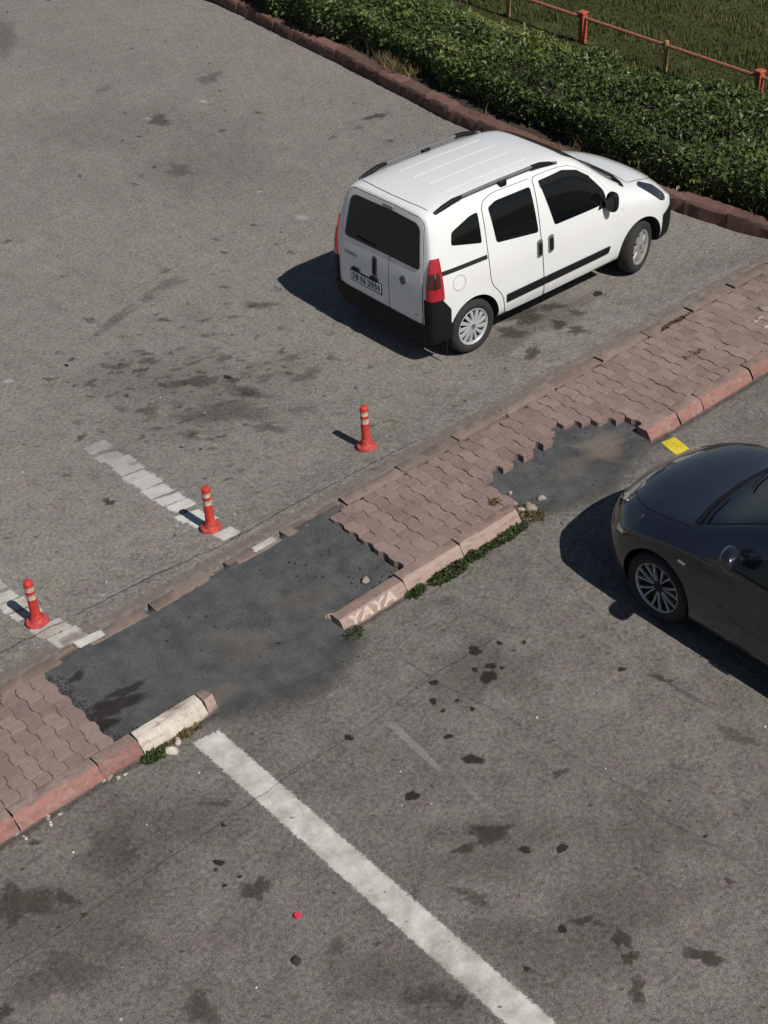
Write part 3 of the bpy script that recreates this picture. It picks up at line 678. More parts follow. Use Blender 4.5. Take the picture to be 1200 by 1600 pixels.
class Body:
    def __init__(s, stations, mat, arches, level=3, crease=None):
        bm = cage(stations, crease); me = bpy.data.meshes.new('cage'); bm.to_mesh(me); bm.free(); me.materials.append(mat)
        s.skin = evaluate(me, [('SUBSURF', dict(levels=level, render_levels=level))])
        s.bm = bmesh.new(); s.bm.from_mesh(s.skin); bmesh.ops.recalc_face_normals(s.bm, faces=s.bm.faces[:]); s.bm.to_mesh(s.skin)
        s.bvh = BVHTree.FromBMesh(s.bm)
        cuts = [cyl_cutter(x, z, sg*.42, sg*1.3, r, M['dark_wheel']) for x, z, r in arches for sg in (-1, 1)]
        s.body = evaluate(s.skin, [('BOOLEAN', dict(operation='DIFFERENCE', object=c, solver='EXACT', material_mode='TRANSFER')) for c in cuts])
        for c in cuts: bpy.data.objects.remove(c)
    def hit(s, mode, a, b):
        o, d = {'R-': (Vector((a, -3, b)), Vector((0, 1, 0))), 'R+': (Vector((a, 3, b)), Vector((0, -1, 0))), 'B': (Vector((-6, a, b)), Vector((1, 0, 0))),
                'F': (Vector((6, a, b)), Vector((-1, 0, 0))), 'T': (Vector((a, b, 5)), Vector((0, 0, -1)))}[mode]
        p, n, *_ = s.bvh.ray_cast(o, d)
        if p is None: p, n, *_ = s.bvh.find_nearest(o+d*2.4)
        if n.dot(d) > 0: n = -n
        return p, n
    def panel(s, mode, poly, off, name, mat, parent, thick=.012, step=.07, smooth=35, **props):
        """a panel with its own edges laid on the body: outline in the plane of view, pushed onto the skin"""
        bm = bmesh.new(); f = bm.faces.new([bm.verts.new((x, y, 0)) for x, y in poly])
        for ax in (0, 1):
            lo = min(q[ax] for q in poly); hi = max(q[ax] for q in poly); k = int((hi-lo)/step)
            for i in range(1, k+1):
                co = [0, 0, 0]; co[ax] = lo+(hi-lo)*i/(k+1); no = [0, 0, 0]; no[ax] = 1
                bmesh.ops.bisect_plane(bm, geom=bm.verts[:]+bm.edges[:]+bm.faces[:], plane_co=co, plane_no=no)
        bd = [e for e in bm.edges if e.is_boundary]; low = {}
        for e in bd:
            for v in e.verts: low[v] = None
        for v in list(bm.verts):
            p, n = s.hit(mode, v.co.x, v.co.y); c = p+n*off
            if v in low: low[v] = p+n*(off-thick)
            v.co = c
        nv = {v: bm.verts.new(c) for v, c in low.items()}
        for e in bd: bm.faces.new((e.verts[0], e.verts[1], nv[e.verts[1]], nv[e.verts[0]]))
        bmesh.ops.recalc_face_normals(bm, faces=bm.faces[:])
        big = max(bm.faces, key=lambda q: q.calc_area()); c = big.calc_center_median(); p, n, *_ = s.bvh.find_nearest(c)
        if big.normal.dot(c-p) < 0: bmesh.ops.reverse_faces(bm, faces=bm.faces[:])
        return mesh_obj(name, bm, mat, parent, smooth, **props)
    def line(s, mode, pts, w, off, name, mat, parent, closed=False, **props):
        """thin strip following the skin (panel gaps, trim)"""
        P = [Vector(q) for q in pts]+([Vector(pts[0])] if closed else []); Q = []
        for a, b in zip(P, P[1:]):
            k = max(1, int((b-a).length/.04)); Q += [a.lerp(b, i/k) for i in range(k)]
        Q.append(P[-1]); bm = bmesh.new(); prev = None
        for i, q in enumerate(Q):
            d = (Q[min(i+1, len(Q)-1)]-Q[max(i-1, 0)]).normalized(); n2 = Vector((-d.y, d.x))*w/2
            row = []
            for r in (q-n2, q+n2):
                p, n = s.hit(mode, r.x, r.y); row.append(bm.verts.new(p+n*off))
            if prev: bm.faces.new((prev[0], prev[1], row[1], row[0]))
            prev = row
        return mesh_obj(name, bm, mat, parent, True, **props)
    def shell(s, planes, off, name, mat, parent, thick=.02, **props):
        """piece of the skin between planes, pushed outward: bumpers and trims that wrap round a corner"""
        bm = s.bm.copy()
        for co, no in planes:
            bmesh.ops.bisect_plane(bm, geom=bm.verts[:]+bm.edges[:]+bm.faces[:], plane_co=co, plane_no=no, clear_outer=True)
        bm.normal_update(); bd = [e for e in bm.edges if e.is_boundary]; N_ = {v: v.normal.copy() for v in bm.verts}
        nv = {}
        for e in bd:
            for v in e.verts:
                if v not in nv: nv[v] = bm.verts.new(v.co+N_[v]*(off-thick))
        for v in N_: v.co += N_[v]*off
        for e in bd: bm.faces.new((e.verts[0], e.verts[1], nv[e.verts[1]], nv[e.verts[0]]))
        bmesh.ops.recalc_face_normals(bm, faces=bm.faces[:])
        return mesh_obj(name, bm, mat, parent, 35, **props)
def rnd_poly(pts, r=.05, n=4):
    out = []; k = len(pts)
    for i in range(k):
        p = Vector(pts[i]); a = (Vector(pts[i-1])-p); b = (Vector(pts[(i+1) % k])-p)
        rr = min(r if not isinstance(r, (list, tuple)) else r[i], a.length*.45, b.length*.45)
        p0 = p+a.normalized()*rr; p1 = p+b.normalized()*rr
        for j in range(n+1):
            t = j/n; out.append(tuple(p0*(1-t)**2+p*2*t*(1-t)+p1*t*t))
    return out
def grow(pts, d):
    k = len(pts); A = sum(pts[i-1][0]*pts[i][1]-pts[i][0]*pts[i-1][1] for i in range(k)); sg = 1 if A > 0 else -1; out = []
    for i in range(k):
        p = Vector(pts[i]); a = (p-Vector(pts[i-1])).normalized(); b = (Vector(pts[(i+1) % k])-p).normalized()
        n = Vector((a.y, -a.x))+Vector((b.y, -b.x))
        if n.length < 1e-4: n = Vector((a.y, -a.x))
        out.append(tuple(p+n.normalized()*d*sg))
    return out
def lathe(bm, prof, n=48, axis=None):
    """profile (r, y) turned about the local y axis"""
    R = []
    for r, y in prof: R.append([bm.verts.new((r*math.cos(2*math.pi*i/n), y, r*math.sin(2*math.pi*i/n))) for i in range(n)])
    for a, b in zip(R, R[1:]):
        for i in range(n): bm.faces.new((a[i], a[(i+1) % n], b[(i+1) % n], b[i]))
    return R
def wheel(parent, loc, R, rr, wd, side, style, steer=0, spin=0.0):
    """outer face towards -y when side is -1"""
    w = empty('wheel', loc, steer); w.parent = parent; s = side
    bm = bmesh.new(); h = wd/2
    lathe(bm, [(rr, s*h*.80), (rr+.012, s*h*.97), (rr+.05, s*h*1.04), (R-.035, s*h*.98), (R-.012, s*h*.84), (R-.002, s*h*.55), (R, 0), (R-.002, -s*h*.55), (R-.012, -s*h*.84), (R-.035, -s*h*.98), (rr, -s*h*.95), (rr-.02, -s*h*.5)])
    for k in range(4):                                          # tread grooves
        pass
    bmesh.ops.recalc_face_normals(bm, faces=bm.faces[:]); mesh_obj('tyre', bm, M['tyre'], w, 50)
    bm = bmesh.new(); lathe(bm, [(rr+.001, s*h*.80), (rr-.03, s*h*.30), (.05, s*h*.25), (.001, s*h*.25)], 32); bmesh.ops.recalc_face_normals(bm, faces=bm.faces[:])
    mesh_obj('wheel_barrel', bm, M['dark_wheel'], w, 40)
    bm = bmesh.new()
    def spoke(a, r0, r1, w0, w1, y0, y1, th=.014, skew=0.0):
        c = [];
        for r, ww, y in ((r0, w0, y0), ((r0+r1)/2, (w0+w1)/2, (y0+y1)/2+.006), (r1, w1, y1)):
            aa = a+skew*(r-r0)/(r1-r0); d = Vector((math.cos(aa), 0, math.sin(aa))); t_ = Vector((-d.z, 0, d.x))
            c.append([bm.verts.new(d*r+t_*q*ww/2+Vector((0, s*yy, 0))) for q, yy in ((-1, y-th), (-.75, y), (.75, y), (1, y-th))])
        for p, q in zip(c, c[1:]):
            for i in range(3): bm.faces.new((p[i], p[i+1], q[i+1], q[i]))
    if style == 'cover':                                        # plastic cover with a dozen slots
        mat = M['silver']
        for k in range(13): spoke(spin+2*math.pi*k/13, .055, rr-.018, .030, .050, h*.80, h*.72, skew=.10)
        lathe(bm, [(rr+.002, s*h*.86), (rr-.004, s*h*.90), (rr-.022, s*h*.76), (rr-.024, s*h*.55)], 48); lathe(bm, [(.075, s*h*.60), (.068, s*h*.80), (.030, s*h*.86), (.001, s*h*.87)], 32)
    elif style == 'holes':                                      # older cover with seven wide spokes
        mat = M['dull_silver']
        for k in range(7): spoke(spin+2*math.pi*k/7, .05, rr-.018, .075, .105, h*.80, h*.70, skew=.05)
        lathe(bm, [(rr+.002, s*h*.86), (rr-.004, s*h*.90), (rr-.030, s*h*.76), (rr-.032, s*h*.55)], 48); lathe(bm, [(.095, s*h*.60), (.085, s*h*.80), (.030, s*h*.86), (.001, s*h*.87)], 32)
    else:                                                       # thin twin spoke alloy
        mat = M['silver']
        for k in range(7):
            for q in (-1, 1): spoke(spin+2*math.pi*k/7+q*.10, .045, rr-.010, .010, .015, h*.62, h*.80, .02, skew=q*.12)
        lathe(bm, [(rr+.001, s*h*.86), (rr-.003, s*h*.89), (rr-.008, s*h*.84), (rr-.010, s*h*.6)], 56)
    bmesh.ops.recalc_face_normals(bm, faces=bm.faces[:]); rim = mesh_obj('rim', bm, mat, w, 40)
    if style == 'twin':
        bm = bmesh.new(); lathe(bm, [(.055, s*h*.45), (.052, s*h*.64), (.03, s*h*.68), (.001, s*h*.68)], 24); bmesh.ops.recalc_face_normals(bm, faces=bm.faces[:]); mesh_obj('centre_cap', bm, M['dark_wheel'], w, 40)
    else:
        bm = bmesh.new(); lathe(bm, [(.032, s*h*.84), (.030, s*h*.895), (.001, s*h*.90)], 24); bmesh.ops.recalc_face_normals(bm, faces=bm.faces[:]); mesh_obj('centre_cap', bm, M['chrome'], w, 40)
    return w

# ------------------------------------------------------------------ white van
VX, VY, VYAW = 1.477, 3.298, -.0344
van = empty('van', (VX, VY, 0), VYAW, label='white five door van with black roof rails parked before the hedge', category='van')
def vsec(x, w, zb, wb, zbelt, wu, zu, wr, zr, zt, lean=lambda z: 0.0, wl=None):
    P = [(0, zb), (.66*w, zb), (.95*w, zb+.03), (w, zb+.17), (w, .76), (wb, zbelt), (wu, zu), (wr, zr), (.5*wr, zt-.004), (0, zt)]
    return [(x+lean(z), y, z) for y, z in P]
lr = lambda z: .015*max(0, .5-z)/.3 + (.20*max(0, z-.95) if z > .95 else 0)
ST = [vsec(-.575, .755, .26, .75, 1.03, .63, 1.50, .56, 1.60, 1.625, lr), vsec(-.555, .815, .24, .80, 1.03, .675, 1.525, .60, 1.635, 1.66, lr), vsec(-.44, .845, .22, .832, 1.03, .70, 1.53, .615, 1.645, 1.675, lr),
      vsec(-.15, .853, .22, .84, 1.03, .715, 1.535, .625, 1.655, 1.69), vsec(.45, .855, .22, .845, 1.03, .722, 1.54, .63, 1.668, 1.705), vsec(1.05, .855, .22, .845, 1.02, .722, 1.535, .625, 1.665, 1.70),
      vsec(1.58, .855, .22, .845, 1.01, .715, 1.50, .61, 1.655, 1.69), vsec(1.84, .855, .22, .842, 1.00, .705, 1.39, .61, 1.50, 1.53), vsec(2.14, .85, .22, .84, .985, .725, 1.17, .62, 1.265, 1.285),
      vsec(2.42, .85, .22, .835, .95, .73, 1.035, .60, 1.075, 1.095), vsec(2.72, .845, .22, .82, .90, .70, .985, .56, 1.03, 1.075), vsec(2.98, .82, .22, .77, .82, .65, .895, .50, .94, .985), 
      vsec(3.16, .75, .22, .69, .74, .58, .79, .46, .83, .86), vsec(3.26, .62, .24, .58, .66, .50, .70, .40, .73, .75)]
for s_ in ST[-1:]:
    for i, q in enumerate(s_): s_[i] = (q[0]-.10*(abs(q[1])/.6)**2, q[1], q[2])
WB, WR = 2.555, .305
VB = Body(ST, M['white'], [(0, .325, .352), (WB, .325, .362)])
link('body', VB.body, None, van, 30)
# side panels, right (seen) and left
for sg, md in ((-1, 'R-'), (1, 'R+')):
    fd = rnd_poly([(1.02, .30), (2.06, .33), (2.14, .52), (2.145, .92), (2.10, 1.10), (1.88, 1.37), (1.55, 1.575), (1.30, 1.605), (.985, 1.61), (.965, 1.0)], [.05, .05, .1, .05, .1, .1, .15, .1, .05, .05])
    sdp = rnd_poly([(.44, .30), (1.005, .30), (.952, 1.0), (.97, 1.61), (.42, 1.62), (.24, 1.58), (.215, 1.1), (.23, .74), (.40, .55)], [.08, .02, .02, .04, .1, .09, .05, .1, .1])
    VB.panel(md, grow(fd, .005), .0022, 'door_gap', M['gap'], van, .01); VB.panel(md, grow(sdp, .005), .0026, 'door_gap', M['gap'], van, .01)
    d1 = VB.panel(md, fd, .006, 'front_door', M['white'], van); d2 = VB.panel(md, sdp, .0064, 'sliding_door', M['white'], van)
    fw = rnd_poly([(1.175, 1.075), (1.92, 1.055), (1.985, 1.10), (1.97, 1.185), (1.80, 1.38), (1.62, 1.505), (1.40, 1.565), (1.05, 1.565)], [.03, .03, .03, .04, .1, .12, .1, .03])
    VB.panel(md, fw, .0115, 'window', M['glass'], d1, .01)
    VB.line(md, [(1.055, 1.535), (1.40, 1.535), (1.60, 1.478), (1.775, 1.36)], .062, .019, 'wind_deflector', M['black'], d1)
    VB.panel(md, rnd_poly([(1.83, 1.015), (1.955, 1.02), (1.95, 1.08), (1.90, 1.10)], .01), .013, 'mirror_base', M['black'], d1)
    sw = rnd_poly([(.345, 1.155), (.93, 1.075), (.915, 1.55), (.43, 1.555), (.315, 1.52)], [.035, .03, .03, .035, .03]); VB.panel(md, sw, .0115, 'window', M['glass'], d2, .01)
    qw = rnd_poly([(-.235, 1.31), (.155, 1.215), (.172, 1.52), (.07, 1.515), (-.20, 1.43)], [.03, .025, .025, .05, .03]); VB.panel(md, qw, .006, 'quarter_window', M['glass'], van, .01)
    VB.panel(md, rnd_poly([(.445, .445), (1.022, .452), (1.022, .535), (.445, .532)], .012), .022, 'rubbing_strip', M['black'], d2, .02)
    VB.panel(md, rnd_poly([(1.03, .452), (1.99, .462), (2.02, .535), (1.03, .535)], .012), .022, 'rubbing_strip', M['black'], d1, .02)
    VB.panel(md, [(-.41, 1.045), (.20, 1.03), (.20, 1.075), (-.41, 1.09)], .004, 'slide_track', M['gap'], van, .01)
    VB.line(md, [(-.2+.085*math.cos(a*.5236), .905+.085*math.sin(a*.5236)) for a in range(12)], .0035, .0022, 'fuel_flap', M['gap'], van, True) if sg < 0 else None
    for xh, zh, dd in ((.93, .895, d2), (1.095, .895, d1)):
        VB.panel(md, rnd_poly([(xh-.042, zh-.105), (xh+.042, zh-.095), (xh+.046, zh+.10), (xh-.038, zh+.09)], .035), .013, 'handle_recess', M['grey_rail'], dd, .01)
        hp = VB.panel(md, rnd_poly([(xh-.020, zh-.07), (xh+.022, zh-.065), (xh+.024, zh+.065), (xh-.018, zh+.06)], .015), .026, 'door_handle', M['black'], dd, .02)
    VB.panel(md, rnd_poly([(2.20, .90), (2.255, .895), (2.26, .92), (2.205, .925)], .008), .006, 'side_repeater', M['plate'], van)
    # mirror
    bm = bmesh.new(); bmesh.ops.create_uvsphere(bm, u_segments=16, v_segments=10, radius=1)
    for v in bm.verts:
        c = v.co; v.co = Vector((math.copysign(abs(c.x)**.7, c.x)*.050, math.copysign(abs(c.y)**.7, c.y)*.072, math.copysign(abs(c.z)**.7, c.z)*.115))
    mir = mesh_obj('mirror', bm, M['black'], van, True, (1.965, sg*.915, 1.10)); mir.rotation_euler.z = sg*-.18
    bm = bmesh.new(); bmesh.ops.create_circle(bm, cap_ends=True, segments=20, radius=1)
    for v in bm.verts: v.co = Vector((-.0515, math.copysign(abs(v.co.x)**.7, v.co.x)*.055, math.copysign(abs(v.co.y)**.7, v.co.y)*.092))
    mesh_obj('mirror_glass', bm, M['glass'], mir)
    bm = box_bm(-.02, .03, -.06, .06, -.03, .03, .01); o = mesh_obj('mirror_arm', bm, M['black'], mir, 40, (0, -sg*.085, -.06))
    # roof rails
    bm = bmesh.new(); pts = []
    for i in range(15):
        x = -.30+1.71*i/14; p, n = VB.hit('T', x, sg*.595); e = min(i, 14-i); pts.append(p+Vector((0, 0, .006+.046*min(1, e/2.2))))
    for a, b in zip(pts, pts[1:]): tube(bm, a, b, .017, n=8)
    rail = mesh_obj('roof_rail', bm, M['grey_rail'], van, 60)
    for i0, i1 in ((0, 3), (11, 14)):
        bm = bmesh.new()
        for a, b, ra, rb in zip(pts[i0:i1], pts[i0+1:i1+1], [.02, .028, .027] if i0 == 0 else [.026, .028, .024], [.028, .027, .020] if i0 == 0 else [.028, .024, .014]): tube(bm, a+Vector((0, 0, -.004)), b+Vector((0, 0, -.004)), ra, rb, 10)
        mesh_obj('rail_end', bm, M['black'], rail, 60)
    p, n = VB.hit('T', .62, sg*.60); mesh_obj('rail_foot', box_bm(-.05, .05, -.03, .03, -.03, .045, .01), M['black'], rail, 40, p)
    # lamps
    tl = VB.shell([((-.410, 0, 0), (1, 0, 0)), ((0, sg*.735, 0), (0, -sg, 0)), ((0, 0, 1.235), (0, 0, 1)), ((0, 0, .80), (0, 0, -1))], .014, 'tail_lamp', M['red_lens'], van)
    VB.shell([((-.44, 0, 0), (1, 0, 0)), ((0, sg*.745, 0), (0, -sg, 0)), ((0, 0, 1.09), (0, 0, 1)), ((0, 0, .93), (0, 0, -1))], .017, 'lamp_insert', M['dark_lens'], tl)
    VB.shell([((-.33, 0, 0), (1, 0, 0)), ((0, sg*.705, 0), (0, -sg, 0)), ((0, 0, .797), (0, 0, 1)), ((0, 0, .498), (0, 0, -1)), ((-.36, 0, .70), (.80, 0, .60))], .010, 'bumper_corner', M['black'], van)
    hl = VB.panel(md, rnd_poly([(2.60, 1.01), (2.69, 1.01), (2.88, .925), (2.98, .82), (2.96, .755), (2.87, .785), (2.73, .90)], .03), .006, 'headlamp', M['lamp'], van, .01, .05)
VB.shell([((-.315, 0, 0), (1, 0, 0)), ((0, 0, .495), (0, 0, 1)), ((0, 0, .265), (0, 0, -1))], .018, 'rear_bumper', M['black'], van)
VB.shell([((2.925, 0, 0), (-1, 0, 0)), ((2.95, 0, .60), (-.35, 0, .94)), ((0, 0, .20), (0, 0, -1))], .016, 'front_bumper', M['black'], van)
for a in (0, WB):                                                # arch lips left white; dark splash guard behind the rear wheels
    pass
# rear doors: wide left one, narrow right one
rd1 = rnd_poly([(.655, .495), (.665, .95), (.60, 1.55), (.53, 1.60), (-.140, 1.615), (-.140, .495)], [.05, .1, .06, .06, .01, .01])
rd2 = rnd_poly([(-.152, .495), (-.152, 1.615), (-.53, 1.60), (-.60, 1.55), (-.675, .95), (-.672, .495)], [.01, .01, .06, .06, .1, .05])
whole = rnd_poly([(.663, .488), (.673, .95), (.608, 1.555), (.53, 1.608), (-.15, 1.623), (-.53, 1.608), (-.608, 1.555), (-.683, .95), (-.68, .488)], [.05, .1, .06, .06, .1, .06, .06, .1, .05])
VB.panel('B', whole, .0022, 'door_gap', M['gap'], van, .01)
r1 = VB.panel('B', rd1, .006, 'rear_door', M['white'], van); r2 = VB.panel('B', rd2, .006, 'rear_door', M['white'], van)
VB.panel('B', rnd_poly([(.60, 1.075), (.545, 1.50), (.48, 1.545), (-.1455, 1.56), (-.1455, 1.09)], [.06, .08, .08, .01, .01]), .0115, 'window', M['glass2'], r1, .01)
VB.panel('B', rnd_poly([(-.1475, 1.09), (-.1475, 1.56), (-.50, 1.545), (-.56, 1.50), (-.625, 1.09)], [.01, .01, .08, .08, .05]), .0115, 'window', M['glass2'], r2, .01)
VB.panel('B', rnd_poly([(.03, 1.568), (.03, 1.588), (-.13, 1.588), (-.13, 1.568)], .008), .010, 'brake_lamp', M['grey_rail'], r1)
VB.line('B', [(.40, 1.135), (.22, 1.12), (.07, 1.125)], .016, .022, 'wiper', M['black'], r1)
hb = VB.panel('B', rnd_poly([(.125, .775), (.125, 1.01), (.035, 1.01), (.035, .775)], .042), .012, 'handle_surround', M['grey_rail'], r1, .01, .04)
VB.panel('B', rnd_poly([(.098, .80), (.098, .985), (.060, .985), (.060, .80)], .018), .020, 'door_handle', M['black'], r1, .01)
pl = VB.panel('B', rnd_poly([(.497, .592), (.497, .728), (-.030, .728), (-.030, .592)], .012), .012, 'plate_frame', M['black'], r1, .012)
VB.panel('B', rnd_poly([(.485, .605), (.485, .716), (-.018, .716), (-.018, .605)], .008), .016, 'number_plate', M['plate'], r1, .01)
for y in (.40, .09): VB.panel('B', rnd_poly([(y+.06, .728), (y+.06, .765), (y-.06, .765), (y-.06, .728)], .01), .024, 'plate_lamp', M['black'], r1, .02)
def on_rear(me, y, z, off, name, mat, par):
    me.materials.append(mat); p, n = VB.hit('B', y, z); o = link(name, me, None, par)
    X = Vector((0, -1, 0)); Z = n; Y = Z.cross(X).normalized(); X = Y.cross(Z)
    o.matrix_local = Matrix.Translation(p+n*off) @ Matrix((X, Y, Z)).transposed().to_4x4(); return o
for ch, dy in zip('38N2959', (-.205, -.145, -.045, .060, .115, .170, .225)):
    on_rear(text_mesh(ch, .105, .001), .2335-dy, .657, .0185, 'plate_character', M['ink'], r1)
on_rear(text_mesh('FIORINO', .052, .001), .49, .90, .0085, 'name_badge', M['grey_rail'], r1)
on_rear(text_mesh('1.3', .036, .001), -.585, .585, .0085, 'engine_badge', M['grey_rail'], r2)
bm = bmesh.new(); lathe(bm, [(.055, 0), (.055, .010), (.046, .014), (.046, .010)], 28); bmesh.ops.rotate(bm, verts=bm.verts[:], matrix=Matrix.Rotation(math.pi/2, 3, 'X')); bmesh.ops.recalc_face_normals(bm, faces=bm.faces[:])
me = bpy.data.meshes.new('b'); bm.to_mesh(me); bm.free(); bdg = on_rear(me, -.385, .905, .006, 'emblem', M['chrome'], r2)
bm = bmesh.new(); bmesh.ops.create_circle(bm, cap_ends=True, segments=24, radius=.0465); bmesh.ops.translate(bm, verts=bm.verts[:], vec=(0, 0, .0125)); me = bpy.data.meshes.new('b'); bm.to_mesh(me); bm.free(); on_rear(me, -.385, .905, .006, 'emblem_face', M['badge'], r2)
# roof ribs and rear roof joint, windscreen, bonnet
VB.line('T', [(-.325, -.52), (-.355, -.27), (-.365, 0), (-.355, .27), (-.325, .52)], .007, .004, 'roof_joint', M['gap'], van)
for y in (-.36, -.12, .12, .36):
    VB.panel('T', rnd_poly([(.02, y-.02), (1.18, y-.02), (1.18, y+.02), (.02, y+.02)], .018), .0024, 'roof_rib', M['white'], van, .008, .06, 25)
wsp = rnd_poly([(1.60, -.50), (2.36, -.66), (2.44, -.35), (2.46, 0), (2.44, .35), (2.36, .66), (1.60, .50), (1.57, 0)], [.05, .05, .1, .2, .1, .05, .05, .2]); VB.panel('T', wsp, .006, 'windscreen', M['glass'], van, .01)
VB.line('T', [(2.33, -.70), (2.45, -.40), (2.475, 0), (2.45, .40), (2.33, .70)], .055, .012, 'cowl', M['black'], van)
hood = rnd_poly([(2.50, -.62), (2.90, -.555), (3.08, -.45), (3.12, 0), (3.08, .45), (2.90, .555), (2.50, .62), (2.515, 0)], [.05, .1, .1, .2, .1, .1, .05, .2])
VB.panel('T', grow(hood, .006), .0022, 'bonnet_gap', M['gap'], van, .01); VB.panel('T', hood, .006, 'bonnet', M['white'], van)
VB.panel('F', rnd_poly([(-.42, .40), (.42, .40), (.42, .53), (-.42, .53)], .04), .022, 'grille', M['gap'], van)
# underbody, mud flaps, wheels
mesh_obj('underbody', box_bm(-.35, 2.95, -.55, .55, .17, .24, .02), M['dark_wheel'], van)
for sg in (-1, 1):
    mesh_obj('mud_flap', box_bm(-.375, -.365, sg*.74-.08, sg*.74+.08, .10, .32), M['black'], van)
    wheel(van, (0, sg*.742, WR), WR, .205, .178, sg, 'cover', spin=.1); wheel(van, (WB, sg*.742, WR), WR, .205, .178, sg, 'holes', steer=.30, spin=.3)

# ------------------------------------------------------------------ dark saloon
SX, SY, SYAW = .335, -1.69, math.radians(88.2)
car = empty('saloon_car', (SX, SY, 0), SYAW, label='dark navy saloon car cut off at the right edge', category='car')
def ssec(x, w, zb, z3, wb, zbelt, wu, zu, wr, zr, zt, bow=0.0):
    P = [(0, zb), (.68*w, zb), (.95*w, zb+.03), (w*.995, zb+.16), (w, z3), (wb, zbelt), (wu, zu), (wr, zr), (.5*wr, zt-.006), (0, zt)]
    return [(x-bow*(y/.8)**2, y, z) for y, z in P]
SS = [ssec(.845, .62, .22, .42, .60, .52, .55, .60, .46, .66, .675, .12), ssec(.765, .76, .19, .45, .735, .57, .67, .66, .56, .72, .745, .16), ssec(.60, .865, .17, .52, .83, .67, .74, .76, .60, .80, .83, .12),
      ssec(.25, .895, .17, .58, .865, .76, .77, .845, .62, .88, .91, .04), ssec(-.13, .90, .17, .60, .87, .83, .78, .915, .66, .955, .985), ssec(-.42, .90, .17, .60, .87, .86, .78, .985, .66, 1.08, 1.115),
      ssec(-.82, .90, .17, .60, .872, .89, .755, 1.16, .63, 1.285, 1.31), ssec(-1.25, .90, .17, .60, .872, .91, .70, 1.33, .58, 1.435, 1.465), ssec(-1.85, .90, .17, .60, .872, .92, .675, 1.40, .54, 1.475, 1.505),
      ssec(-2.4, .90, .17, .60, .872, .94, .675, 1.36, .53, 1.43, 1.46), ssec(-2.85, .90, .18, .62, .87, .97, .70, 1.18, .54, 1.25, 1.28), ssec(-3.2, .89, .20, .64, .86, .98, .72, 1.05, .56, 1.09, 1.115),
      ssec(-3.5, .86, .24, .66, .82, .96, .70, 1.02, .56, 1.05, 1.065, -.05), ssec(-3.63, .74, .28, .62, .72, .88, .64, .95, .52, .97, .98, -.12)]
SB = Body(SS, M['navy'], [(0, .325, .362), (-2.638, .325, .355)], crease={5: .62, 2: .5, 7: .35})
link('body', SB.body, None, car, 30)
for sg, md in ((-1, 'R-'), (1, 'R+')):
    fd = rnd_poly([(-.43, .30), (-.40, .55), (-.43, .88), (-.55, .965), (-1.25, 1.305), (-1.62, 1.375), (-1.66, .90), (-1.60, .30)], [.05, .05, .05, .05, .1, .03, .02, .04])
    rd = rnd_poly([(-1.61, .30), (-1.67, .90), (-1.63, 1.375), (-2.05, 1.375), (-2.42, 1.27), (-2.60, 1.0), (-2.50, .80), (-2.22, .55), (-2.16, .30)], [.04, .02, .03, .1, .1, .1, .1, .1, .05])
    for P in (fd, rd): SB.panel(md, grow(P, .005), .0022, 'door_gap', M['gap'], car, .01)
    d1 = SB.panel(md, fd, .006, 'front_door', M['navy'], car); d2 = SB.panel(md, rd, .006, 'rear_door', M['navy'], car)
    SB.panel(md, rnd_poly([(-.70, .945), (-1.63, .955), (-1.615, 1.345), (-1.30, 1.28), (-.82, 1.05)], .03), .0115, 'window', M['glass'], d1, .01)
    SB.panel(md, rnd_poly([(-1.69, .955), (-2.42, .985), (-2.37, 1.19), (-2.08, 1.33), (-1.67, 1.345)], .03), .0115, 'window', M['glass'], d2, .01)
    SB.line(md, [(-.64, .925), (-1.63, .938), (-2.46, .968)], .016, .014, 'window_trim', M['black'], d1)
    for xh, dd in ((-1.48, d1), (-2.30, d2)): SB.panel(md, rnd_poly([(xh-.10, .80), (xh+.09, .795), (xh+.09, .83), (xh-.10, .835)], .012), .03, 'door_handle', M['navy'], dd, .02)
    SB.panel(md, rnd_poly([(-.20, .735), (-.27, .725), (-.285, .742), (-.215, .752)], .006), .006, 'side_repeater', M['lampw'], car)
    bm = bmesh.new(); bmesh.ops.create_uvsphere(bm, u_segments=16, v_segments=10, radius=1)
    for v in bm.verts:
        c = v.co; v.co = Vector((math.copysign(abs(c.x)**.75, c.x)*.075+.03*c.y*sg*-1, math.copysign(abs(c.y)**.75, c.y)*.11, math.copysign(abs(c.z)**.75, c.z)*.075))
    mir = mesh_obj('mirror', bm, M['navy'], car, True, (-.72, sg*.92, 1.08))
    mesh_obj('mirror_arm', box_bm(-.03, .03, -.07, .07, -.02, .02, .008), M['black'], mir, 40, (-.01, -sg*.10, -.055))
    hl = SB.shell([((.30, 0, 0), (-1, 0, 0)), ((0, sg*.50, 0), (0, -sg, 0)), ((.6, 0, .765), (.20, 0, .98)), ((.6, sg*.7, .610), (-.22, 0, -.97)), ((.34, sg*.85, .70), (-.6, sg*.8, 0.0)) ], .006, 'headlamp', M['lamp'], car, .01)
    p, n = SB.hit('T', .62, sg*.72)
    q = SB.shell([((.40, 0, 0), (-1, 0, 0)), ((.49, 0, 0), (1, 0, 0)), ((0, sg*.76, 0), (0, -sg, 0)), ((0, 0, .675), (0, 0, 1)), ((0, 0, .635), (0, 0, -1))], .010, 'lamp_reflector', M['lampw'], hl, .008)
    SB.shell([((-3.42, 0, 0), (1, 0, 0)), ((0, sg*.45, 0), (0, -sg, 0)), ((0, 0, .93), (0, 0, 1)), ((0, 0, .76), (0, 0, -1))], .008, 'tail_lamp', M['red_lens'], car)
    for x0, st_ in ((0, 0), (-2.638, 0)): wheel(car, (x0, sg*.775, .318), .318, .225, .205, sg, 'twin', spin=.2)
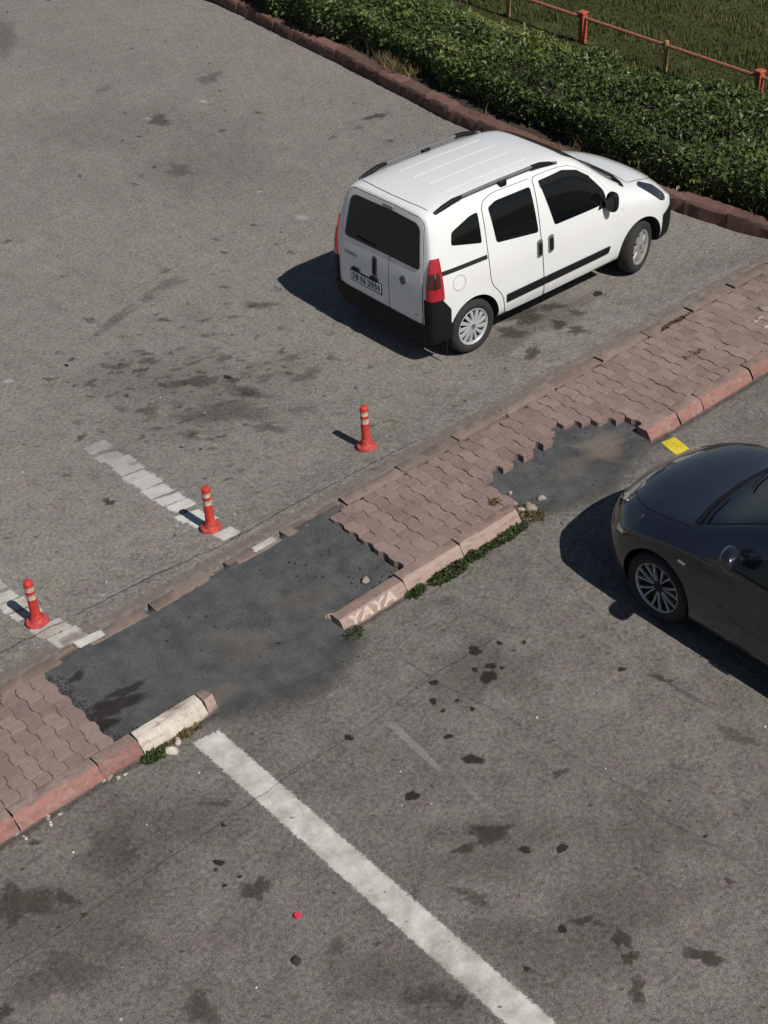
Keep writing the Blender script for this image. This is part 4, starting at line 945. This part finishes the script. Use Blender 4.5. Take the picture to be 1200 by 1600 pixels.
bn = rnd_poly([(-.19, -.70), (.30, -.66), (.60, -.52), (.70, 0), (.60, .52), (.30, .66), (-.19, .70), (-.105, .4), (-.075, 0), (-.105, -.4)], [.05, .1, .15, .3, .15, .1, .05, .1, .1, .1])
SB.panel('T', grow(bn, .006), .0022, 'bonnet_gap', M['gap'], car, .01); SB.panel('T', bn, .006, 'bonnet', M['navy'], car)
SB.panel('T', rnd_poly([(-.13, 0), (-.155, .38), (-.23, .655), (-1.16, .54), (-1.24, 0), (-1.16, -.54), (-.23, -.655), (-.155, -.38)], [.1, .1, .05, .06, .2, .06, .05, .1]), .007, 'windscreen', M['glass'], car, .01)
SB.panel('T', rnd_poly([(-2.45, -.52), (-2.42, 0), (-2.45, .52), (-2.98, .60), (-3.02, 0), (-2.98, -.60)], .06), .007, 'rear_window', M['glass'], car, .01)
SB.line('T', [(-.215, -.67), (-.135, -.38), (-.105, 0), (-.135, .38), (-.215, .67)], .035, .012, 'cowl', M['black'], car)
for y in (.25, -.30): SB.line('T', [(-.17, y), (-.22, y+.26), (-.28, y+.40)], .018, .026, 'wiper', M['black'], car)
SB.panel('F', rnd_poly([(-.40, .50), (.40, .50), (.44, .58), (-.44, .58)], .03), .010, 'grille', M['gap'], car); SB.panel('F', rnd_poly([(-.48, .24), (.48, .24), (.44, .38), (-.44, .38)], .04), .010, 'lower_grille', M['gap'], car)
mesh_obj('underbody', box_bm(-3.2, .6, -.6, .6, .13, .20, .02), M['dark_wheel'], car)

# ------------------------------------------------------------------ bollards
M['bol_red'] = simple('red_bollard_plastic', (.47, .040, .026), .6, .28, .05, 25)
M['bol_base'] = simple('scuffed_red_base', (.42, .050, .042), .65, .45, .15, 30)
M['band'] = simple('worn_reflective_band', (.48, .36, .30), .6, .45, .1, 45)
M['bolt'] = simple('bolt_steel', (.25, .24, .22), .5, metal=.7)
def lathe_z(prof, n=28):
    bm = bmesh.new(); R = []
    for r, z in prof: R.append([bm.verts.new((r*math.cos(2*math.pi*i/n), r*math.sin(2*math.pi*i/n), z)) for i in range(n)])
    for a, b in zip(R, R[1:]):
        for i in range(n): bm.faces.new((a[i], a[(i+1) % n], b[(i+1) % n], b[i]))
    bm.faces.new(R[0][::-1]); bm.faces.new(R[-1]); bmesh.ops.recalc_face_normals(bm, faces=bm.faces[:]); return bm
def bollard(p, tilt, label):
    b = empty('bollard', p, random.uniform(0, 6), label=label, category='bollard', group='red bollards in a row along the pavement'); b.rotation_euler = (tilt[0], tilt[1], random.uniform(0, 6))
    base = mesh_obj('base', lathe_z([(.098, 0), (.100, .022), (.094, .032), (.066, .038), (.054, .055), (.049, .090)]), M['bol_base'], b, 40)
    mesh_obj('post', lathe_z([(.049, .088), (.044, .10), (.0425, .13), (.041, .285)]), M['bol_red'], b, 40)
    mesh_obj('reflective_band', lathe_z([(.0405, .285), (.0395, .288), (.0395, .335), (.0405, .338)]), M['band'], b, 40)
    mesh_obj('post', lathe_z([(.041, .3382), (.041, .372)]), M['bol_red'], b, 40)
    mesh_obj('reflective_band', lathe_z([(.0405, .3722), (.0395, .375), (.0395, .415), (.0405, .418)]), M['band'], b, 40)
    mesh_obj('cap', lathe_z([(.0415, .4182), (.042, .446), (.039, .460), (.028, .467), (.004, .469)]), M['bol_red'], b, 40)
    for k in range(4):
        a = k*math.pi/2+.4; mesh_obj('bolt', lathe_z([(.010, .022), (.010, .036), (.005, .039)], 8), M['bolt'], base, False, (.080*math.cos(a), .080*math.sin(a), 0))
    return b
for (u, v), tl, lb in (((59, 973), (-.035, -.02), 'red bollard at the left edge standing between two thick white paint patches'),
                       ((330, 826), (.0, .012), 'red bollard standing at the end of the faded white stripe'),
                       ((573, 699), (.01, -.02), 'red bollard nearest the white van, standing on bare asphalt')):
    g = gpx(u, v); bollard((g.x, g.y, g.z+.001), tl, lb)

# ------------------------------------------------------------------ weeds at the kerb foot
def weed(x, y, z, rx, ry, h, n, label, mat='weed'):
    w = empty('weed', (x, y, z), 0, label=label, category='weed', group='weeds along the kerb')
    r = np.sqrt(rng.uniform(0, 1, n)); a = rng.uniform(0, 6.283, n); px_, py_ = rx*r*np.cos(a), ry*r*np.sin(a)
    hh = h*(1-.6*r)*(.6+.5*vnoise(px_*20+x*9, py_*20, 1.0, x))
    leaves(np.stack([px_, py_, np.maximum(.004, hh*rng.uniform(.2, 1, n))], 1), rng.uniform(.018, .042, n), .45+.25*rng.normal(size=n), 'leaves', M[mat], w, up=.5, aspect=.7, kind='stuff')
    bm = bmesh.new()
    for k in range(14):
        a = random.uniform(0, 6.28); q = random.uniform(.1, .8); tube(bm, (0, 0, 0) if k < 5 else (rx*q*.5*math.cos(a), 0, 0), (rx*q*math.cos(a), ry*q*math.sin(a), h*.6), .003, .0015, 4)
    mesh_obj('stems', bm, M['bark'], w, kind='stuff')
weed(-2.44, -.07, 0, .11, .06, .06, 260, 'small weed tuft under the lettered kerb end')
weed(-1.70, -.04, 0, .10, .05, .09, 260, 'small weed at the joint of lettered and plain kerb stones')
weed(-1.33, -.055, 0, .21, .08, .13, 900, 'largest bushy green weed at the middle kerb foot')
weed(-1.00, -.03, 0, .16, .06, .09, 480, 'weed between the largest clump and the long weed strip')
weed(-.62, -.035, 0, .30, .06, .09, 800, 'long strip of weeds near the broken kerb end')
weed(-.22, .05, .01, .14, .14, .05, 420, 'dry weeds among rubble past the broken kerb end', 'dry')
weed(-4.40, -.05, 0, .12, .06, .08, 420, 'dark green weed below the cream painted kerb stone')
weed(-4.10, -.035, 0, .16, .03, .04, 220, 'withered weeds along the cream painted kerb foot', 'dry')
weed(2.83, .66, PZ-.01, .16, .05, .03, 260, 'yellowish moss weed in a paving joint', 'dry')
weed(3.30, 1.235, PZ-.02, .25, .02, .04, 240, 'dry weeds in the gap beside the edging stones', 'dry')
weed(-.42, .30, PZ-.012, .07, .05, .03, 160, 'dry weed tuft in the gap behind the kerb end', 'dry')

# ------------------------------------------------------------------ rubble and litter
def rock(p, r, mat, name, label, cat, flat=.6, group=None):
    bm = bmesh.new(); bmesh.ops.create_icosphere(bm, subdivisions=2, radius=1)
    s1, s2 = random.uniform(.7, 1.3), random.uniform(.6, 1); ph = [random.uniform(0, 6) for _ in range(3)]
    for v in bm.verts:
        k = 1+.22*math.sin(v.co.x*3+ph[0])*math.sin(v.co.y*3+ph[1])+random.uniform(-.10, .10)
        v.co = Vector((v.co.x*r*s1*k, v.co.y*r*s2*k, max(-.45, v.co.z)*r*flat*k))
    o = mesh_obj(name, bm, mat, None, 30, (p[0], p[1], p[2]+r*flat*.42)); o.rotation_euler.z = random.uniform(0, 6)
    o['label'] = label; o['category'] = cat
    if group: o['group'] = group
    return o
RB = 'paving rubble by the broken kerb end'
for (u, v, r, lb) in ((800, 787, .045, 'pale rubble piece touching the broken kerb end'), (815, 797, .035, 'pale rubble piece just past the kerb end corner'), (829, 794, .055, 'largest pale rubble piece beside the patch'),
                      (846, 780, .05, 'upright pale rubble piece farthest from the kerb end'), (797, 771, .03, 'small pale chip on the edge of the dark patch')):
    rock(gpx(u, v, 0, ramp_z), r, M['rubble'], 'rubble', lb, 'rubble', .55, RB)
rock(gpx(571, 909, 0, ramp_z), .045, M['rubble'], 'stone', 'single grey stone on the dark patch behind the lettered kerb', 'stone', .7)
rock(gpx(516, 965, 0, ramp_z), .05, M['kerb_pink'], 'rubble', 'pink chunk broken off the lettered kerb end', 'rubble', .6)
rock(gpx(268, 1176), .055, M['kerb_cream'], 'rubble', 'cream chunk lying under the cream painted kerb stone', 'rubble', .7)
rock(gpx(278, 1160), .035, M['kerb_cream'], 'rubble', 'small cream chip against the cream painted kerb stone', 'rubble', .5)
for k, (u, v, r) in enumerate(((1188, 497, .05), (1194, 483, .06), (1180, 503, .035), (1197, 511, .04))):
    rock(px(u, v, PZ), r, M['rubble'], 'rubble', 'pale rubble pieces heaped on the pavement at the right edge', 'rubble', .35, 'rubble heap at the right edge of the pavement')
fl = Sheet()
chips = bmesh.new()
for k in range(70):
    if k < 26: u, v = random.choice([(78, 1278), (70, 1285), (30, 1303), (180, 1213), (165, 1220), (240, 1180)]); u += random.gauss(0, 7); v += random.gauss(0, 3)
    else: u, v = random.uniform(0, 1200), random.uniform(60, 1600)
    g = gpx(u, v, 0, ramp_z if False else ground_z)
    if k >= 26 and (-.1 < g.y < 1.5 or g.x > 5.2): continue
    r = random.uniform(.006, .015)*(1.6 if k < 26 else 1); a = random.uniform(0, 6)
    q = [chips.verts.new((g.x+r*random.uniform(.5, 1.3)*math.cos(a+i*1.57), g.y+r*random.uniform(.5, 1.3)*math.sin(a+i*1.57), g.z+.006)) for i in range(4)]
    t_ = chips.verts.new((g.x, g.y, g.z+.006+r*.5)); b_ = [chips.verts.new((w.co.x, w.co.y, g.z)) for w in q]
    for i in range(4): chips.faces.new((q[i], q[(i+1) % 4], t_)); chips.faces.new((b_[i], b_[(i+1) % 4], q[(i+1) % 4], q[i]))
mesh_obj('paint_chips', chips, M['kerb_cream'], None, kind='stuff', label='pale paint flakes and grit scattered on the asphalt', category='grit')
# bottle cap and pebble in the foreground
M['cap_red'] = simple('red_plastic_cap', (.62, .03, .07), .45)
g = gpx(465, 1432); bc = mesh_obj('bottle_cap', lathe_z([(.024, 0), (.025, .014), (.022, .022), (.004, .0225)], 18), M['cap_red'], None, 40, (g.x, g.y, g.z+.001), label='tiny red bottle cap lying on the foreground asphalt', category='bottle cap')
rock(gpx(463, 1502), .035, simple('dark_stone', (.03, .028, .026), .8, .3, .3, 40), 'pebble', 'dark pebble below the red bottle cap', 'pebble', .6)

M['crumb'] = simple('asphalt_crumb', (.035, .034, .034), .9, .4, .3, 40)
cr = bmesh.new()
def crumb(x, y, z, r):
    a = random.uniform(0, 6); q = [cr.verts.new((x+r*random.uniform(.6, 1.2)*math.cos(a+i*1.57), y+r*random.uniform(.6, 1.2)*math.sin(a+i*1.57), z+r*random.uniform(.2, .5))) for i in range(4)]
    b = [cr.verts.new((w.co.x, w.co.y, z-.002)) for w in q]; t_ = cr.verts.new((x, y, z+r*.9))
    for i in range(4): cr.faces.new((q[i], q[(i+1) % 4], t_)); cr.faces.new((b[i], b[(i+1) % 4], q[(i+1) % 4], q[i]))
for _ in range(620):
    k = random.random()
    if k < .45: x, y = -4.585+abs(random.gauss(0, .05)), random.uniform(.22, 1.2)
    elif k < .60: x, y = random.uniform(-4.55, -3.8), .20+abs(random.gauss(0, .04))
    elif k < .72: x, y = random.uniform(-2.45, -1.6), .19+abs(random.gauss(0, .03))
    elif k < .88: x, y = random.uniform(-4.4, -1.6), random.uniform(.2, 1.2)
    else: x, y = random.uniform(-.25, 1.35), random.uniform(-.1, .6)
    crumb(x, y, ramp_z(y)+.004, random.uniform(.004, .013))
mesh_obj('asphalt_crumbs', cr, M['crumb'], None, kind='stuff', label='loose dark asphalt crumbs along the ragged patch edges', category='grit')
